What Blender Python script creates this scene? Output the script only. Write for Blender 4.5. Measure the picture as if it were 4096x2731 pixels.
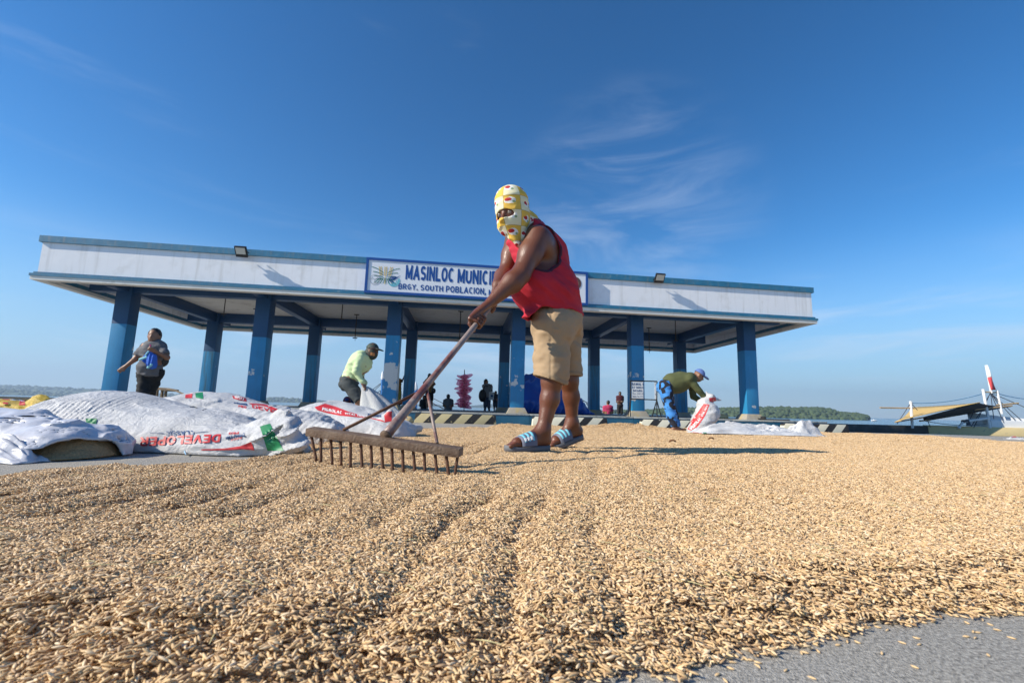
import bpy, bmesh, math, random
import numpy as np
from mathutils import Vector, Matrix
from mathutils.bvhtree import BVHTree

for _o in list(bpy.data.objects):
    bpy.data.objects.remove(_o)
SC = bpy.context.scene
COL = SC.collection
random.seed(5)
RNG = np.random.default_rng(7)

# ------------------------------------------------------------------ camera
CAM_Z = 0.27
PITCH, ROLL, FPX = 0.14465, 0.02744, 1825.3          # solved from the photograph (16 mm lens)
IW, IH = 4096.0, 2731.0
_cp, _sp = math.cos(PITCH), math.sin(PITCH)
_F = np.array([0, _cp, _sp]); _u0 = np.array([0, -_sp, _cp]); _r0 = np.array([1.0, 0, 0])
_R = math.cos(ROLL) * _r0 + math.sin(ROLL) * _u0
_U = -math.sin(ROLL) * _r0 + math.cos(ROLL) * _u0
CAMP = np.array([0, 0, CAM_Z])
cd = bpy.data.cameras.new('camera'); cam = bpy.data.objects.new('camera', cd); COL.objects.link(cam)
cd.sensor_width = 36.0; cd.lens = FPX / IW * 36.0
cd.clip_start = 0.02; cd.clip_end = 60000
m = Matrix.Identity(4)
for i in range(3):
    m[i][0] = _R[i]; m[i][1] = _U[i]; m[i][2] = -_F[i]; m[i][3] = CAMP[i]
cam.matrix_world = m
cd.dof.use_dof = True; cd.dof.focus_distance = 2.6; cd.dof.aperture_fstop = 9.0
SC.camera = cam

# ------------------------------------------------------------------ sky, sun, exposure
SUN_EL, SUN_AZ = math.radians(32), math.radians(20)   # light travels towards +X, turned SUN_AZ to +Y
wd = bpy.data.worlds.new('World'); SC.world = wd; wd.use_nodes = True
nt = wd.node_tree; nt.nodes.clear()
N = nt.nodes.new; L = nt.links.new
out = N('ShaderNodeOutputWorld'); bg = N('ShaderNodeBackground'); bg.inputs['Strength'].default_value = 0.078
sky = N('ShaderNodeTexSky'); sky.sky_type = 'NISHITA'; sky.sun_disc = False
sky.sun_elevation = SUN_EL
sky.sun_rotation = math.atan2(-math.cos(SUN_AZ), -math.sin(SUN_AZ))
sky.altitude = 0; sky.air_density = 1.0; sky.dust_density = 0.05; sky.ozone_density = 1.6
hs = N('ShaderNodeHueSaturation'); hs.inputs['Saturation'].default_value = 1.26; hs.inputs['Hue'].default_value = .494; hs.inputs['Value'].default_value = 1.0
tn = N('ShaderNodeMix'); tn.data_type = 'RGBA'; tn.blend_type = 'MULTIPLY'; tn.inputs['Factor'].default_value = 1; tn.inputs['B'].default_value = (.88, .97, 1.07, 1); L(sky.outputs['Color'], tn.inputs['A']); L(tn.outputs['Result'], hs.inputs['Color'])
gm0 = N('ShaderNodeGamma'); gm0.inputs['Gamma'].default_value = 1.22; L(hs.outputs['Color'], gm0.inputs['Color'])
# thin cirrus: streaked noise over the direction of view of the sky, thickest in one drift and in low bands
tc = N('ShaderNodeTexCoord'); sx = N('ShaderNodeSeparateXYZ'); L(tc.outputs['Generated'], sx.inputs[0])
def M2(op, a, b=None):
    n_ = N('ShaderNodeMath'); n_.operation = op
    for i_, v_ in enumerate((a, b)):
        if v_ is None: continue
        if isinstance(v_, (int, float)): n_.inputs[i_].default_value = v_
        else: L(v_, n_.inputs[i_])
    return n_.outputs[0]
def MR(v, a, b, c=0.0, d=1.0):
    n_ = N('ShaderNodeMapRange'); n_.interpolation_type = 'SMOOTHSTEP'; n_.inputs['From Min'].default_value = a; n_.inputs['From Max'].default_value = b; n_.inputs['To Min'].default_value = c; n_.inputs['To Max'].default_value = d; L(v, n_.inputs['Value']); return n_.outputs[0]
def streak(rot, scl, scale, dist, loc=(0, 0, 0)):
    mp = N('ShaderNodeMapping'); mp.inputs['Rotation'].default_value = (0, math.radians(rot), 0); mp.inputs['Scale'].default_value = scl; mp.inputs['Location'].default_value = loc; L(tc.outputs['Generated'], mp.inputs['Vector'])
    n_ = N('ShaderNodeTexNoise'); n_.inputs['Scale'].default_value = scale; n_.inputs['Detail'].default_value = 8; n_.inputs['Roughness'].default_value = .58; n_.inputs['Distortion'].default_value = dist; L(mp.outputs[0], n_.inputs['Vector']); return n_.outputs['Fac']
d0 = _F + _R * (2500 - IW / 2) / FPX - _U * (900 - IH / 2) / FPX; d0 = d0 / np.linalg.norm(d0)
dp = N('ShaderNodeVectorMath'); dp.operation = 'DOT_PRODUCT'; L(tc.outputs['Generated'], dp.inputs[0]); dp.inputs[1].default_value = tuple(d0)
drift = M2('MULTIPLY', MR(dp.outputs['Value'], math.cos(math.radians(17)), math.cos(math.radians(3))), MR(streak(24, (2.2, 2.2, 9), 1.5, .8, (.3, 0, .45)), .40, .74))
low = M2('MULTIPLY', M2('MULTIPLY', MR(sx.outputs['Z'], .02, .09), MR(sx.outputs['Z'], .30, .12)), MR(streak(2, (1.6, 1.6, 12), 1.6, .5, (2.1, 0, .6)), .46, .74))
wide = M2('MULTIPLY', MR(sx.outputs['Z'], .10, .25), MR(streak(14, (1.2, 1.2, 6), 1.1, .6, (5.2, 1, .2)), .60, .85))
tot = M2('MAXIMUM', M2('MULTIPLY', drift, .24), M2('MAXIMUM', M2('MULTIPLY', low, .5), M2('MULTIPLY', wide, .22)))
mx = N('ShaderNodeMix'); mx.data_type = 'RGBA'; mx.inputs['B'].default_value = (7.6, 8.6, 10.0, 1)
hzm = N('ShaderNodeMix'); hzm.data_type = 'RGBA'; hzm.inputs['B'].default_value = (3.6, 5.7, 8.0, 1); L(MR(sx.outputs['Z'], .34, .0, 0, .82), hzm.inputs['Factor']); L(gm0.outputs['Color'], hzm.inputs['A'])
L(tot, mx.inputs['Factor']); L(hzm.outputs['Result'], mx.inputs['A'])
L(mx.outputs['Result'], bg.inputs['Color']); L(bg.outputs[0], out.inputs[0])

sd = bpy.data.lights.new('sun', 'SUN'); sun = bpy.data.objects.new('sun', sd); COL.objects.link(sun)
sd.energy = 5.0; sd.angle = math.radians(.53); sd.color = (1.0, .925, .785)
ld = Vector((math.cos(SUN_AZ) * math.cos(SUN_EL), math.sin(SUN_AZ) * math.cos(SUN_EL), -math.sin(SUN_EL)))
sun.rotation_euler = ld.to_track_quat('-Z', 'Y').to_euler()
vs = SC.view_settings
vs.view_transform = 'Standard'; vs.look = 'None'; vs.exposure = 0.42; vs.gamma = 1.0; vs.use_curve_mapping = False
SC.render.engine = 'CYCLES'

# ------------------------------------------------------------------ pixels of the photograph -> world
def ray(x, y):
    return _F + _R * (x - IW / 2) / FPX - _U * (y - IH / 2) / FPX
def G(y):                                            # the concrete falls gently away from the camera
    return -0.0165 * max(0.0, y - 2.0)
def px(x, y, Y):                                     # point at depth Y
    d = ray(x, y); return CAMP + d * (Y / d[1])
def pz(x, y, z):                                     # point at height z
    d = ray(x, y); return CAMP + d * ((z - CAM_Z) / d[2])
def pg(x, y, dz=0.0):                                # point on the sloping ground (+dz)
    P = pz(x, y, dz)
    for _ in range(12):
        P = pz(x, y, G(P[1]) + dz)
    return P
TH = 0.10295
EU = np.array([math.cos(TH), math.sin(TH), 0.0]); EN = np.array([-math.sin(TH), math.cos(TH), 0.0]); EO = np.array([-10.796, 12.543, 0.0])
EZ = np.array([0, 0, 1.0])
def bl(u, n, z):                                     # building frame -> world
    return EO + EU * u + EN * n + EZ * z
def bpx(x, y, n):                                    # pixel on a vertical plane parallel to the front
    d = ray(x, y); t = ((EO + EN * n - CAMP) @ EN) / (d @ EN); P = CAMP + d * t
    return (P - EO) @ EU, P[2]

# ------------------------------------------------------------------ scene helpers
def obj(name, mesh, mat=None, parent=None):
    o = bpy.data.objects.new(name, mesh); COL.objects.link(o)
    if mat is not None and len(mesh.materials) == 0: mesh.materials.append(mat)
    if parent is not None: o.parent = parent
    return o
def thing(name, label, cat, group=None, loc=None):
    o = bpy.data.objects.new(name, None); COL.objects.link(o); o.empty_display_size = .1
    return tag(o, label, cat, group)
def tag(o, label, cat, group=None):
    o['label'] = label; o['category'] = cat
    if group: o['group'] = group
    return o
def struct(o):
    o['kind'] = 'structure'; return o
def mesh(verts, faces, smooth=False, name='m'):
    me = bpy.data.meshes.new(name)
    me.from_pydata([tuple(map(float, v)) for v in verts], [], [tuple(map(int, f)) for f in faces]); me.update()
    if smooth: me.shade_smooth()
    return me
class MB:
    """collects shapes into one mesh"""
    def __init__(s): s.v = []; s.f = []
    def add(s, v, f):
        b = len(s.v); s.v += [tuple(map(float, p)) for p in v]; s.f += [tuple(i + b for i in q) for q in f]; return s
    def hexa(s, p):                                   # 8 points: bottom 4 (ccw from above), top 4
        return s.add(p, [(3, 2, 1, 0), (4, 5, 6, 7), (0, 1, 5, 4), (1, 2, 6, 5), (2, 3, 7, 6), (3, 0, 4, 7)])
    def box(s, o, a, b, c):                           # corner + three edge vectors
        o, a, b, c = map(np.asarray, (o, a, b, c))
        return s.hexa([o, o + a, o + a + b, o + b, o + c, o + a + c, o + a + b + c, o + b + c])
    def cbox(s, x0, x1, y0, y1, z0, z1):
        return s.hexa([(x0, y0, z0), (x1, y0, z0), (x1, y1, z0), (x0, y1, z0), (x0, y0, z1), (x1, y0, z1), (x1, y1, z1), (x0, y1, z1)])
    def tube(s, pts, r, n=8, cap=True):
        pts = [np.asarray(p, float) for p in pts]; rs = r if hasattr(r, '__len__') else [r] * len(pts)
        V = []; Fc = []; ref = np.array([.31, .2, .93])
        for i, p in enumerate(pts):
            t = pts[min(i + 1, len(pts) - 1)] - pts[max(i - 1, 0)]; t = t / (np.linalg.norm(t) + 1e-12)
            a = np.cross(t, ref)
            if np.linalg.norm(a) < .1: a = np.cross(t, np.array([1., 0, 0]))
            a /= np.linalg.norm(a); b = np.cross(t, a)
            for k in range(n):
                q = 2 * math.pi * k / n; V.append(p + rs[i] * (math.cos(q) * a + math.sin(q) * b))
        for i in range(len(pts) - 1):
            for k in range(n):
                k2 = (k + 1) % n; Fc.append((i * n + k, i * n + k2, i * n + n + k2, i * n + n + k))
        if cap:
            Fc.append(tuple(range(n - 1, -1, -1))); Fc.append(tuple(range((len(pts) - 1) * n, len(pts) * n)))
        return s.add(V, Fc)
    def build(s, name, mat, parent=None, smooth=False, bevel=0.0, seg=2):
        me = mesh(s.v, s.f, False, name)
        if bevel or smooth:
            bm = bmesh.new(); bm.from_mesh(me); bmesh.ops.recalc_face_normals(bm, faces=bm.faces[:])
            if bevel:
                es = [e for e in bm.edges if len(e.link_faces) == 2 and e.calc_face_angle(0) > .5]
                bmesh.ops.bevel(bm, geom=es, offset=bevel, segments=seg, affect='EDGES', profile=.6)
            bm.to_mesh(me); bm.free(); me.update()
        if smooth or bevel:
            me.shade_smooth()
            if not smooth: me.set_sharp_from_angle(angle=math.radians(40))
        return obj(name, me, mat, parent)
def sag(a, b, drop, n=14):
    a, b = np.asarray(a, float), np.asarray(b, float)
    return [a + (b - a) * t - EZ * drop * 4 * t * (1 - t) for t in np.linspace(0, 1, n)]

# ------------------------------------------------------------------ numpy value noise
_PT = RNG.random(4096).astype(np.float32)
def vnoise(P, seed=0):
    P = np.asarray(P, np.float32); i = np.floor(P).astype(np.int64); f = P - i; f = f * f * (3 - 2 * f)
    def h(a, b, c): return _PT[(a * 73856093 ^ b * 19349663 ^ c * 83492791 ^ (seed * 7919 + 13)) & 4095]
    x, y, z = i[..., 0], i[..., 1], i[..., 2]; fx, fy, fz = f[..., 0], f[..., 1], f[..., 2]
    def lx(b, c): return h(x, b, c) * (1 - fx) + h(x + 1, b, c) * fx
    def ly(c): return lx(y, c) * (1 - fy) + lx(y + 1, c) * fy
    return (ly(z) * (1 - fz) + ly(z + 1) * fz) * 2 - 1
def fbm(P, oct=4, seed=0, gain=.5):
    P = np.asarray(P, np.float32); a = 1.0; s = 0.0
    for k in range(oct): s = s + a * vnoise(P * (2 ** k), seed + k); a *= gain
    return s

# ------------------------------------------------------------------ signed-distance bodies -> surface nets
def cap_(a, b, ra, rb=None, k=.02): return ('c', np.asarray(a, np.float32), np.asarray(b, np.float32), ra, ra if rb is None else rb, k)
def ell_(c, r, M=None, k=.02): return ('e', np.asarray(c, np.float32), np.asarray(r, np.float32), None if M is None else np.asarray(M, np.float32), k)
def box_(c, r, M=None, rd=.01, k=.005): return ('b', np.asarray(c, np.float32), np.asarray(r, np.float32), None if M is None else np.asarray(M, np.float32), rd, k)
def prim(P, q):
    if q[0] == 'c':
        a, b, ra, rb = q[1:5]; d = b - a; L2 = float(d @ d) + 1e-12
        t = np.clip(((P - a) @ d) / L2, 0, 1)
        return np.sqrt(((P - a - t[:, None] * d) ** 2).sum(1)) - (ra + (rb - ra) * t)
    if q[0] == 'e':
        c, r, M = q[1:4]; p = P - c
        if M is not None: p = p @ M.T                # rows of M are the local axes
        k0 = np.sqrt(((p / r) ** 2).sum(1)) + 1e-9; k1 = np.sqrt(((p / (r * r)) ** 2).sum(1)) + 1e-9
        return k0 * (k0 - 1) / k1
    c, r, M, rd = q[1:5]; p = P - c
    if M is not None: p = p @ M.T
    d = np.abs(p) - (r - rd)
    return np.sqrt((np.maximum(d, 0) ** 2).sum(1)) + np.minimum(d.max(1), 0) - rd
def union(P, prims, inflate=0.0):
    s = None
    for q in prims:
        d = prim(P, q) - inflate; k = q[-1]
        if s is None: s = d
        else:
            h = np.clip(.5 + .5 * (s - d) / k, 0, 1); s = s + (d - s) * h - k * h * (1 - h)
    return s
def bounds(prims, pad=.03):
    lo = np.full(3, 1e9); hi = -lo
    for q in prims:
        if q[0] == 'c':
            r = max(q[3], q[4]); pts = [q[1] - r, q[1] + r, q[2] - r, q[2] + r]
        else:
            r = float(np.max(q[2])); pts = [q[1] - r, q[1] + r]
        for p in pts: lo = np.minimum(lo, p); hi = np.maximum(hi, p)
    return lo - pad, hi + pad
def nets(f, lo, hi, h):
    """surface nets of f<0 (block-culled)"""
    lo = np.asarray(lo, np.float64); B = 6
    n = (np.ceil((np.asarray(hi) - lo) / h / B).astype(int) + 1) * B
    V = np.full(n, 1.0, np.float32)
    nb = n // B
    bi = np.stack(np.meshgrid(*[np.arange(k) for k in nb], indexing='ij'), -1).reshape(-1, 3)
    cen = (lo + (bi * B + (B - 1) / 2) * h).astype(np.float32)
    d = f(cen); act = np.abs(d) < B * h * 1.35
    ins = (~act) & (d < 0)
    off = np.stack(np.meshgrid(*[np.arange(B)] * 3, indexing='ij'), -1).reshape(-1, 3)
    for b in bi[ins]: V[b[0] * B:b[0] * B + B, b[1] * B:b[1] * B + B, b[2] * B:b[2] * B + B] = -1
    ab = bi[act]
    for s in range(0, len(ab), 2000):
        idx = (ab[s:s + 2000, None, :] * B + off[None]).reshape(-1, 3)
        V[idx[:, 0], idx[:, 1], idx[:, 2]] = f((lo + idx * h).astype(np.float32))
    V[[0, -1]] = np.maximum(V[[0, -1]], 1e-4); V[:, [0, -1]] = np.maximum(V[:, [0, -1]], 1e-4); V[:, :, [0, -1]] = np.maximum(V[:, :, [0, -1]], 1e-4)
    S = V < 0
    c = np.zeros(np.array(S.shape) - 1, np.int8)
    for a in (0, 1):
        for b in (0, 1):
            for e in (0, 1):
                c += S[a:S.shape[0] - 1 + a, b:S.shape[1] - 1 + b, e:S.shape[2] - 1 + e]
    cells = np.argwhere((c > 0) & (c < 8))
    idm = np.full(c.shape, -1, np.int64); idm[tuple(cells.T)] = np.arange(len(cells))
    acc = np.zeros((len(cells), 3)); cnt = np.zeros(len(cells))
    cor = [(a, b, e) for a in (0, 1) for b in (0, 1) for e in (0, 1)]
    for p in cor:
        for ax in range(3):
            if p[ax]: continue
            q = list(p); q[ax] = 1
            A = cells + np.array(p); Bq = cells + np.array(q)
            va = V[tuple(A.T)]; vb = V[tuple(Bq.T)]
            mk = (va < 0) != (vb < 0)
            t = np.where(mk, va / np.where(mk, va - vb, 1), 0)
            pt = np.repeat(np.array(p, float)[None], len(cells), 0); pt[:, ax] += t
            acc[mk] += pt[mk]; cnt[mk] += 1
    verts = lo + (cells + acc / cnt[:, None]) * h
    Q = []
    for ax in range(3):
        sl0 = [slice(None)] * 3; sl1 = [slice(None)] * 3; sl0[ax] = slice(0, -1); sl1[ax] = slice(1, None)
        e = S[tuple(sl0)] != S[tuple(sl1)]
        ed = np.argwhere(e); u, w = (ax + 1) % 3, (ax + 2) % 3
        ok = (ed[:, u] > 0) & (ed[:, w] > 0) & (ed[:, u] < c.shape[u]) & (ed[:, w] < c.shape[w]); ed = ed[ok]
        def idc(du, dw):
            x = ed.copy(); x[:, u] += du; x[:, w] += dw; return idm[tuple(x.T)]
        q = np.stack([idc(-1, -1), idc(0, -1), idc(0, 0), idc(-1, 0)], 1)
        ins0 = S[tuple(ed.T)]
        q[~ins0] = q[~ins0][:, ::-1]
        Q.append(q)
    return verts, np.concatenate(Q)
def np_mesh(verts, quads, name='m', smooth=True):
    me = bpy.data.meshes.new(name); n = len(verts); k = quads.shape[1]
    me.vertices.add(n); me.vertices.foreach_set('co', np.asarray(verts, np.float32).ravel())
    me.loops.add(quads.size); me.loops.foreach_set('vertex_index', quads.ravel().astype(np.int32))
    me.polygons.add(len(quads)); me.polygons.foreach_set('loop_start', np.arange(0, quads.size, k, dtype=np.int32))
    me.polygons.foreach_set('loop_total', np.full(len(quads), k, np.int32))
    me.update(calc_edges=True); me.validate()
    if smooth: me.shade_smooth()
    return me
def relax(verts, quads, it=2, lam=.5):
    v = verts.copy()
    E = np.concatenate([quads[:, [0, 1]], quads[:, [1, 2]], quads[:, [2, 3]], quads[:, [3, 0]]])
    for _ in range(it):
        acc = np.zeros_like(v); cnt = np.zeros(len(v))
        np.add.at(acc, E[:, 0], v[E[:, 1]]); np.add.at(acc, E[:, 1], v[E[:, 0]])
        np.add.at(cnt, E[:, 0], 1); np.add.at(cnt, E[:, 1], 1)
        v = v * (1 - lam) + lam * acc / np.maximum(cnt, 1)[:, None]
    return v
def blob(name, prims, h, mat, parent=None, inflate=0.0, cut=None, disp=None, shell=None, smooth=2, post=None):
    """prims -> one continuous mesh. cut(P)->sdf intersected; disp(P)->added to sdf; shell = thickness"""
    prims = [tuple(q) for q in prims]
    lo, hi = bounds(prims, .03 + inflate)
    def f(P):
        d = union(P, prims, inflate)
        if disp is not None: d = d + disp(P)
        if shell: d = np.maximum(d, -(d + shell))
        if cut is not None: d = np.maximum(d, cut(P))
        return d.astype(np.float32)
    v, q = nets(f, lo, hi, h)
    if smooth: v = relax(v, q, smooth)
    if post is not None: v = post(v)
    return obj(name, np_mesh(v, q, name), mat, parent)
def frame(z, x):                                     # rows: local axes from an 'up' and a rough 'right'
    z = np.asarray(z, float); z = z / np.linalg.norm(z); x = np.asarray(x, float); x = x - z * (x @ z); x /= np.linalg.norm(x)
    return np.array([x, np.cross(z, x), z])
def unit(v): v = np.asarray(v, float); return v / np.linalg.norm(v)

# ------------------------------------------------------------------ materials
MAT = {}
def mat(name, base=(.5, .5, .5), rough=.6, var=0.0, vscale=8.0, bump=0.0, bscale=60.0, spec=.5, dirt=None, dscale=3.0, dmin=.55, dmax=.7, sub=0.0, metal=0.0, trans=0.0, coord='Object'):
    """procedural: base colour broken up by noise, optional second colour in patches, bump"""
    if name in MAT: return MAT[name]
    mt = bpy.data.materials.new(name); mt.use_nodes = True; t = mt.node_tree; b = t.nodes['Principled BSDF']
    NN = t.nodes.new; LL = t.links.new
    tc = NN('ShaderNodeTexCoord'); src = tc.outputs[coord]
    col = NN('ShaderNodeMix'); col.data_type = 'RGBA'
    n = NN('ShaderNodeTexNoise'); n.inputs['Scale'].default_value = vscale; n.inputs['Detail'].default_value = 6; LL(src, n.inputs['Vector'])
    col.inputs['A'].default_value = tuple(c * (1 - var) for c in base) + (1,); col.inputs['B'].default_value = tuple(min(1, c * (1 + var)) for c in base) + (1,)
    LL(n.outputs['Fac'], col.inputs['Factor']); res = col.outputs['Result']
    if dirt:
        n2 = NN('ShaderNodeTexNoise'); n2.inputs['Scale'].default_value = dscale; n2.inputs['Detail'].default_value = 8; n2.inputs['Roughness'].default_value = .65; LL(src, n2.inputs['Vector'])
        mr = NN('ShaderNodeMapRange'); mr.inputs['From Min'].default_value = dmin; mr.inputs['From Max'].default_value = dmax; LL(n2.outputs['Fac'], mr.inputs['Value'])
        m2 = NN('ShaderNodeMix'); m2.data_type = 'RGBA'; m2.inputs['B'].default_value = tuple(dirt) + (1,); LL(res, m2.inputs['A']); LL(mr.outputs[0], m2.inputs['Factor']); res = m2.outputs['Result']
    LL(res, b.inputs['Base Color'])
    b.inputs['Roughness'].default_value = rough; b.inputs['Metallic'].default_value = metal
    b.inputs['Specular IOR Level'].default_value = spec
    if sub: b.inputs['Subsurface Weight'].default_value = sub; b.inputs['Subsurface Radius'].default_value = (.02, .008, .004); b.inputs['Subsurface Scale'].default_value = .3
    if bump:
        n3 = NN('ShaderNodeTexNoise'); n3.inputs['Scale'].default_value = bscale; n3.inputs['Detail'].default_value = 5; LL(src, n3.inputs['Vector'])
        bp = NN('ShaderNodeBump'); bp.inputs['Strength'].default_value = bump; bp.inputs['Distance'].default_value = .01; LL(n3.outputs['Fac'], bp.inputs['Height']); LL(bp.outputs[0], b.inputs['Normal'])
    if trans: b.inputs['Transmission Weight'].default_value = trans
    MAT[name] = mt
    return mt
def streaks(mt, c, amount=.6, sx=5.0, sz=.35, lo=.52, hi=.75):
    """rain streaks running down a wall"""
    t = mt.node_tree; NN = t.nodes.new; LL = t.links.new; b = t.nodes['Principled BSDF']
    tc = NN('ShaderNodeTexCoord'); mp = NN('ShaderNodeMapping'); mp.inputs['Scale'].default_value = (sx, sx, sz); LL(tc.outputs['Object'], mp.inputs['Vector'])
    n = NN('ShaderNodeTexNoise'); n.inputs['Scale'].default_value = 1.5; n.inputs['Detail'].default_value = 6; LL(mp.outputs[0], n.inputs['Vector'])
    mr = NN('ShaderNodeMapRange'); mr.inputs['From Min'].default_value = lo; mr.inputs['From Max'].default_value = hi; mr.inputs['To Max'].default_value = amount; LL(n.outputs['Fac'], mr.inputs['Value'])
    m2 = NN('ShaderNodeMix'); m2.data_type = 'RGBA'; m2.inputs['B'].default_value = tuple(c) + (1,); LL(b.inputs['Base Color'].links[0].from_socket, m2.inputs['A']); LL(mr.outputs[0], m2.inputs['Factor']); LL(m2.outputs['Result'], b.inputs['Base Color'])
def nodes_of(mt): return mt.node_tree.nodes, mt.node_tree.links, mt.node_tree.nodes['Principled BSDF']
# ------------------------------------------------------------------ text as flat meshes
def text2d(s, bold=.02, shear=0.0):
    cu = bpy.data.curves.new('t', 'FONT'); cu.body = s; cu.size = 1; cu.offset = bold; cu.shear = shear; cu.resolution_u = 3
    o = bpy.data.objects.new('t', cu); COL.objects.link(o)
    dg = bpy.context.evaluated_depsgraph_get(); me = o.evaluated_get(dg).to_mesh()
    v = np.array([p.co[:2] for p in me.vertices]); f = [tuple(p.vertices) for p in me.polygons]
    o.evaluated_get(dg).to_mesh_clear(); bpy.data.objects.remove(o); bpy.data.curves.remove(cu)
    lo, hi = v.min(0), v.max(0); return (v - lo) / (hi - lo), f, (hi - lo)
def cut2d(v, f, nx, ny):
    """slice a flat unit mesh on a grid so that it can follow a curved surface"""
    bm = bmesh.new(); vs_ = [bm.verts.new((p[0], p[1], 0)) for p in v]
    for q in f:
        try: bm.faces.new([vs_[i] for i in q])
        except ValueError: pass
    for k in range(1, nx): bmesh.ops.bisect_plane(bm, geom=bm.verts[:] + bm.edges[:] + bm.faces[:], plane_co=(k / nx, 0, 0), plane_no=(1, 0, 0))
    for k in range(1, ny): bmesh.ops.bisect_plane(bm, geom=bm.verts[:] + bm.edges[:] + bm.faces[:], plane_co=(0, k / ny, 0), plane_no=(0, 1, 0))
    bmesh.ops.triangulate(bm, faces=bm.faces[:])
    bm.verts.index_update(); bm.verts.ensure_lookup_table()
    V = np.array([p.co[:2] for p in bm.verts]); Fq = [tuple(x.index for x in p.verts) for p in bm.faces]; bm.free()
    return V, Fq

# block capitals drawn as strokes (each stroke a hair above the last, so none share a plane)
_arc = lambda cx, cy, rx, ry, a0, a1, n=10: [(cx + rx * math.cos(math.radians(a0 + (a1 - a0) * i / n)), cy + ry * math.sin(math.radians(a0 + (a1 - a0) * i / n))) for i in range(n + 1)]
GLY = {'A': (.66, [[(.0, 0), (.33, 1)], [(.33, 1), (.66, 0)], [(.12, .3), (.54, .3)]]), 'B': (.58, [[(0, 0), (0, 1)], [(0, 1), (.28, 1)] + _arc(.3, .76, .24, .24, 90, -90) + [(0, .52)], [(0, .52), (.3, .52)] + _arc(.32, .26, .26, .26, 90, -90) + [(0, 0)]]),
       'C': (.6, [_arc(.31, .5, .3, .5, 50, 310, 18)]), 'G': (.64, [_arc(.31, .5, .3, .5, 50, 350, 18) + [(.6, .45), (.34, .45)]]), 'D': (.62, [[(0, 0), (0, 1)], [(0, 1), (.25, 1)] + _arc(.27, .5, .35, .5, 90, -90, 14) + [(0, 0)]]), 'V': (.64, [[(0, 1), (.32, 0)], [(.32, 0), (.64, 1)]]), 'F': (.5, [[(0, 0), (0, 1)], [(0, 1), (.5, 1)], [(0, .52), (.44, .52)]]), 'E': (.5, [[(0, 0), (0, 1)], [(0, 1), (.5, 1)], [(0, .52), (.44, .52)], [(0, 0), (.5, 0)]]), 'H': (.58, [[(0, 0), (0, 1)], [(.58, 0), (.58, 1)], [(0, .52), (.58, .52)]]),
       'I': (.0, [[(0, 0), (0, 1)]]), 'L': (.46, [[(0, 1), (0, 0)], [(0, 0), (.46, 0)]]), 'M': (.74, [[(0, 0), (0, 1)], [(.74, 0), (.74, 1)], [(0, 1), (.37, .12)], [(.37, .12), (.74, 1)]]), 'N': (.58, [[(0, 0), (0, 1)], [(.58, 0), (.58, 1)], [(0, 1), (.58, 0)]]),
       'O': (.64, [_arc(.32, .5, .32, .5, 90, 450, 24)]), 'P': (.54, [[(0, 0), (0, 1)], [(0, 1), (.28, 1)] + _arc(.28, .72, .26, .28, 90, -90) + [(0, .44)]]), 'R': (.58, [[(0, 0), (0, 1)], [(0, 1), (.28, 1)] + _arc(.28, .74, .26, .26, 90, -90) + [(0, .48)], [(.26, .48), (.58, 0)]]),
       'S': (.54, [_arc(.27, .75, .26, .25, 30, 270, 12) + _arc(.27, .25, .27, .25, 90, -150, 12)]), 'T': (.54, [[(0, 1), (.54, 1)], [(.27, 1), (.27, 0)]]), 'U': (.58, [[(0, 1), (0, .3)] + _arc(.29, .3, .29, .3, 180, 360) + [(.58, 1)]]), 'W': (.86, [[(0, 1), (.2, 0)], [(.2, 0), (.43, .9)], [(.43, .9), (.66, 0)], [(.66, 0), (.86, 1)]]),
       'Y': (.6, [[(0, 1), (.3, .48)], [(.6, 1), (.3, .48)], [(.3, .48), (.3, 0)]]), '.': (.0, [[(0, -.06), (0, .08)]]), ',': (.06, [[(.05, .08), (-.02, -.22)]]), '-': (.3, [[(0, .42), (.3, .42)]]), '9': (.5, [_arc(.25, .7, .24, .28, 0, 360, 16), _arc(.25, .5, .24, .48, 20, -110, 10)]), '0': (.5, [_arc(.25, .5, .24, .5, 0, 360, 18)]), '3': (.5, [_arc(.23, .75, .24, .24, 140, -90, 10), _arc(.23, .26, .26, .26, 90, -140, 10)]), '5': (.5, [[(.46, 1), (.06, 1), (.03, .55)] + _arc(.24, .32, .25, .32, 120, -140, 12)])}
def block_text(s, w=.088, gap=.30):
    V, Fq, x, lay = [], [], 0.0, 0
    for ch in s:
        if ch == ' ': x += .5; continue
        adv, st = GLY[ch]
        for pts in st:
            pts = [np.array(p, float) for p in pts]; b0 = len(V); n = len(pts)
            for i, p in enumerate(pts):
                t = pts[min(i + 1, n - 1)] - pts[max(i - 1, 0)]; t = t / np.linalg.norm(t); k = np.array([-t[1], t[0]]) * w
                sq = t * w * (-.9 if i == 0 else (.9 if i == n - 1 else 0)) if n == 2 else 0 * t
                V += [(x + (p + k + sq)[0], min(1 + w, max(-.3, (p + k + sq)[1])), lay), (x + (p - k + sq)[0], min(1 + w, max(-.3, (p - k + sq)[1])), lay)]
            Fq += [(b0 + 2 * i, b0 + 2 * i + 1, b0 + 2 * i + 3, b0 + 2 * i + 2) for i in range(n - 1)]; lay = (lay + 1) % 4
        x += adv + gap
    V = np.array(V); V[:, 0] = (V[:, 0] + w) / (x - gap + 2 * w); V[:, 1] = (V[:, 1] + w) / (1 + 2 * w); return V, Fq

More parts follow.
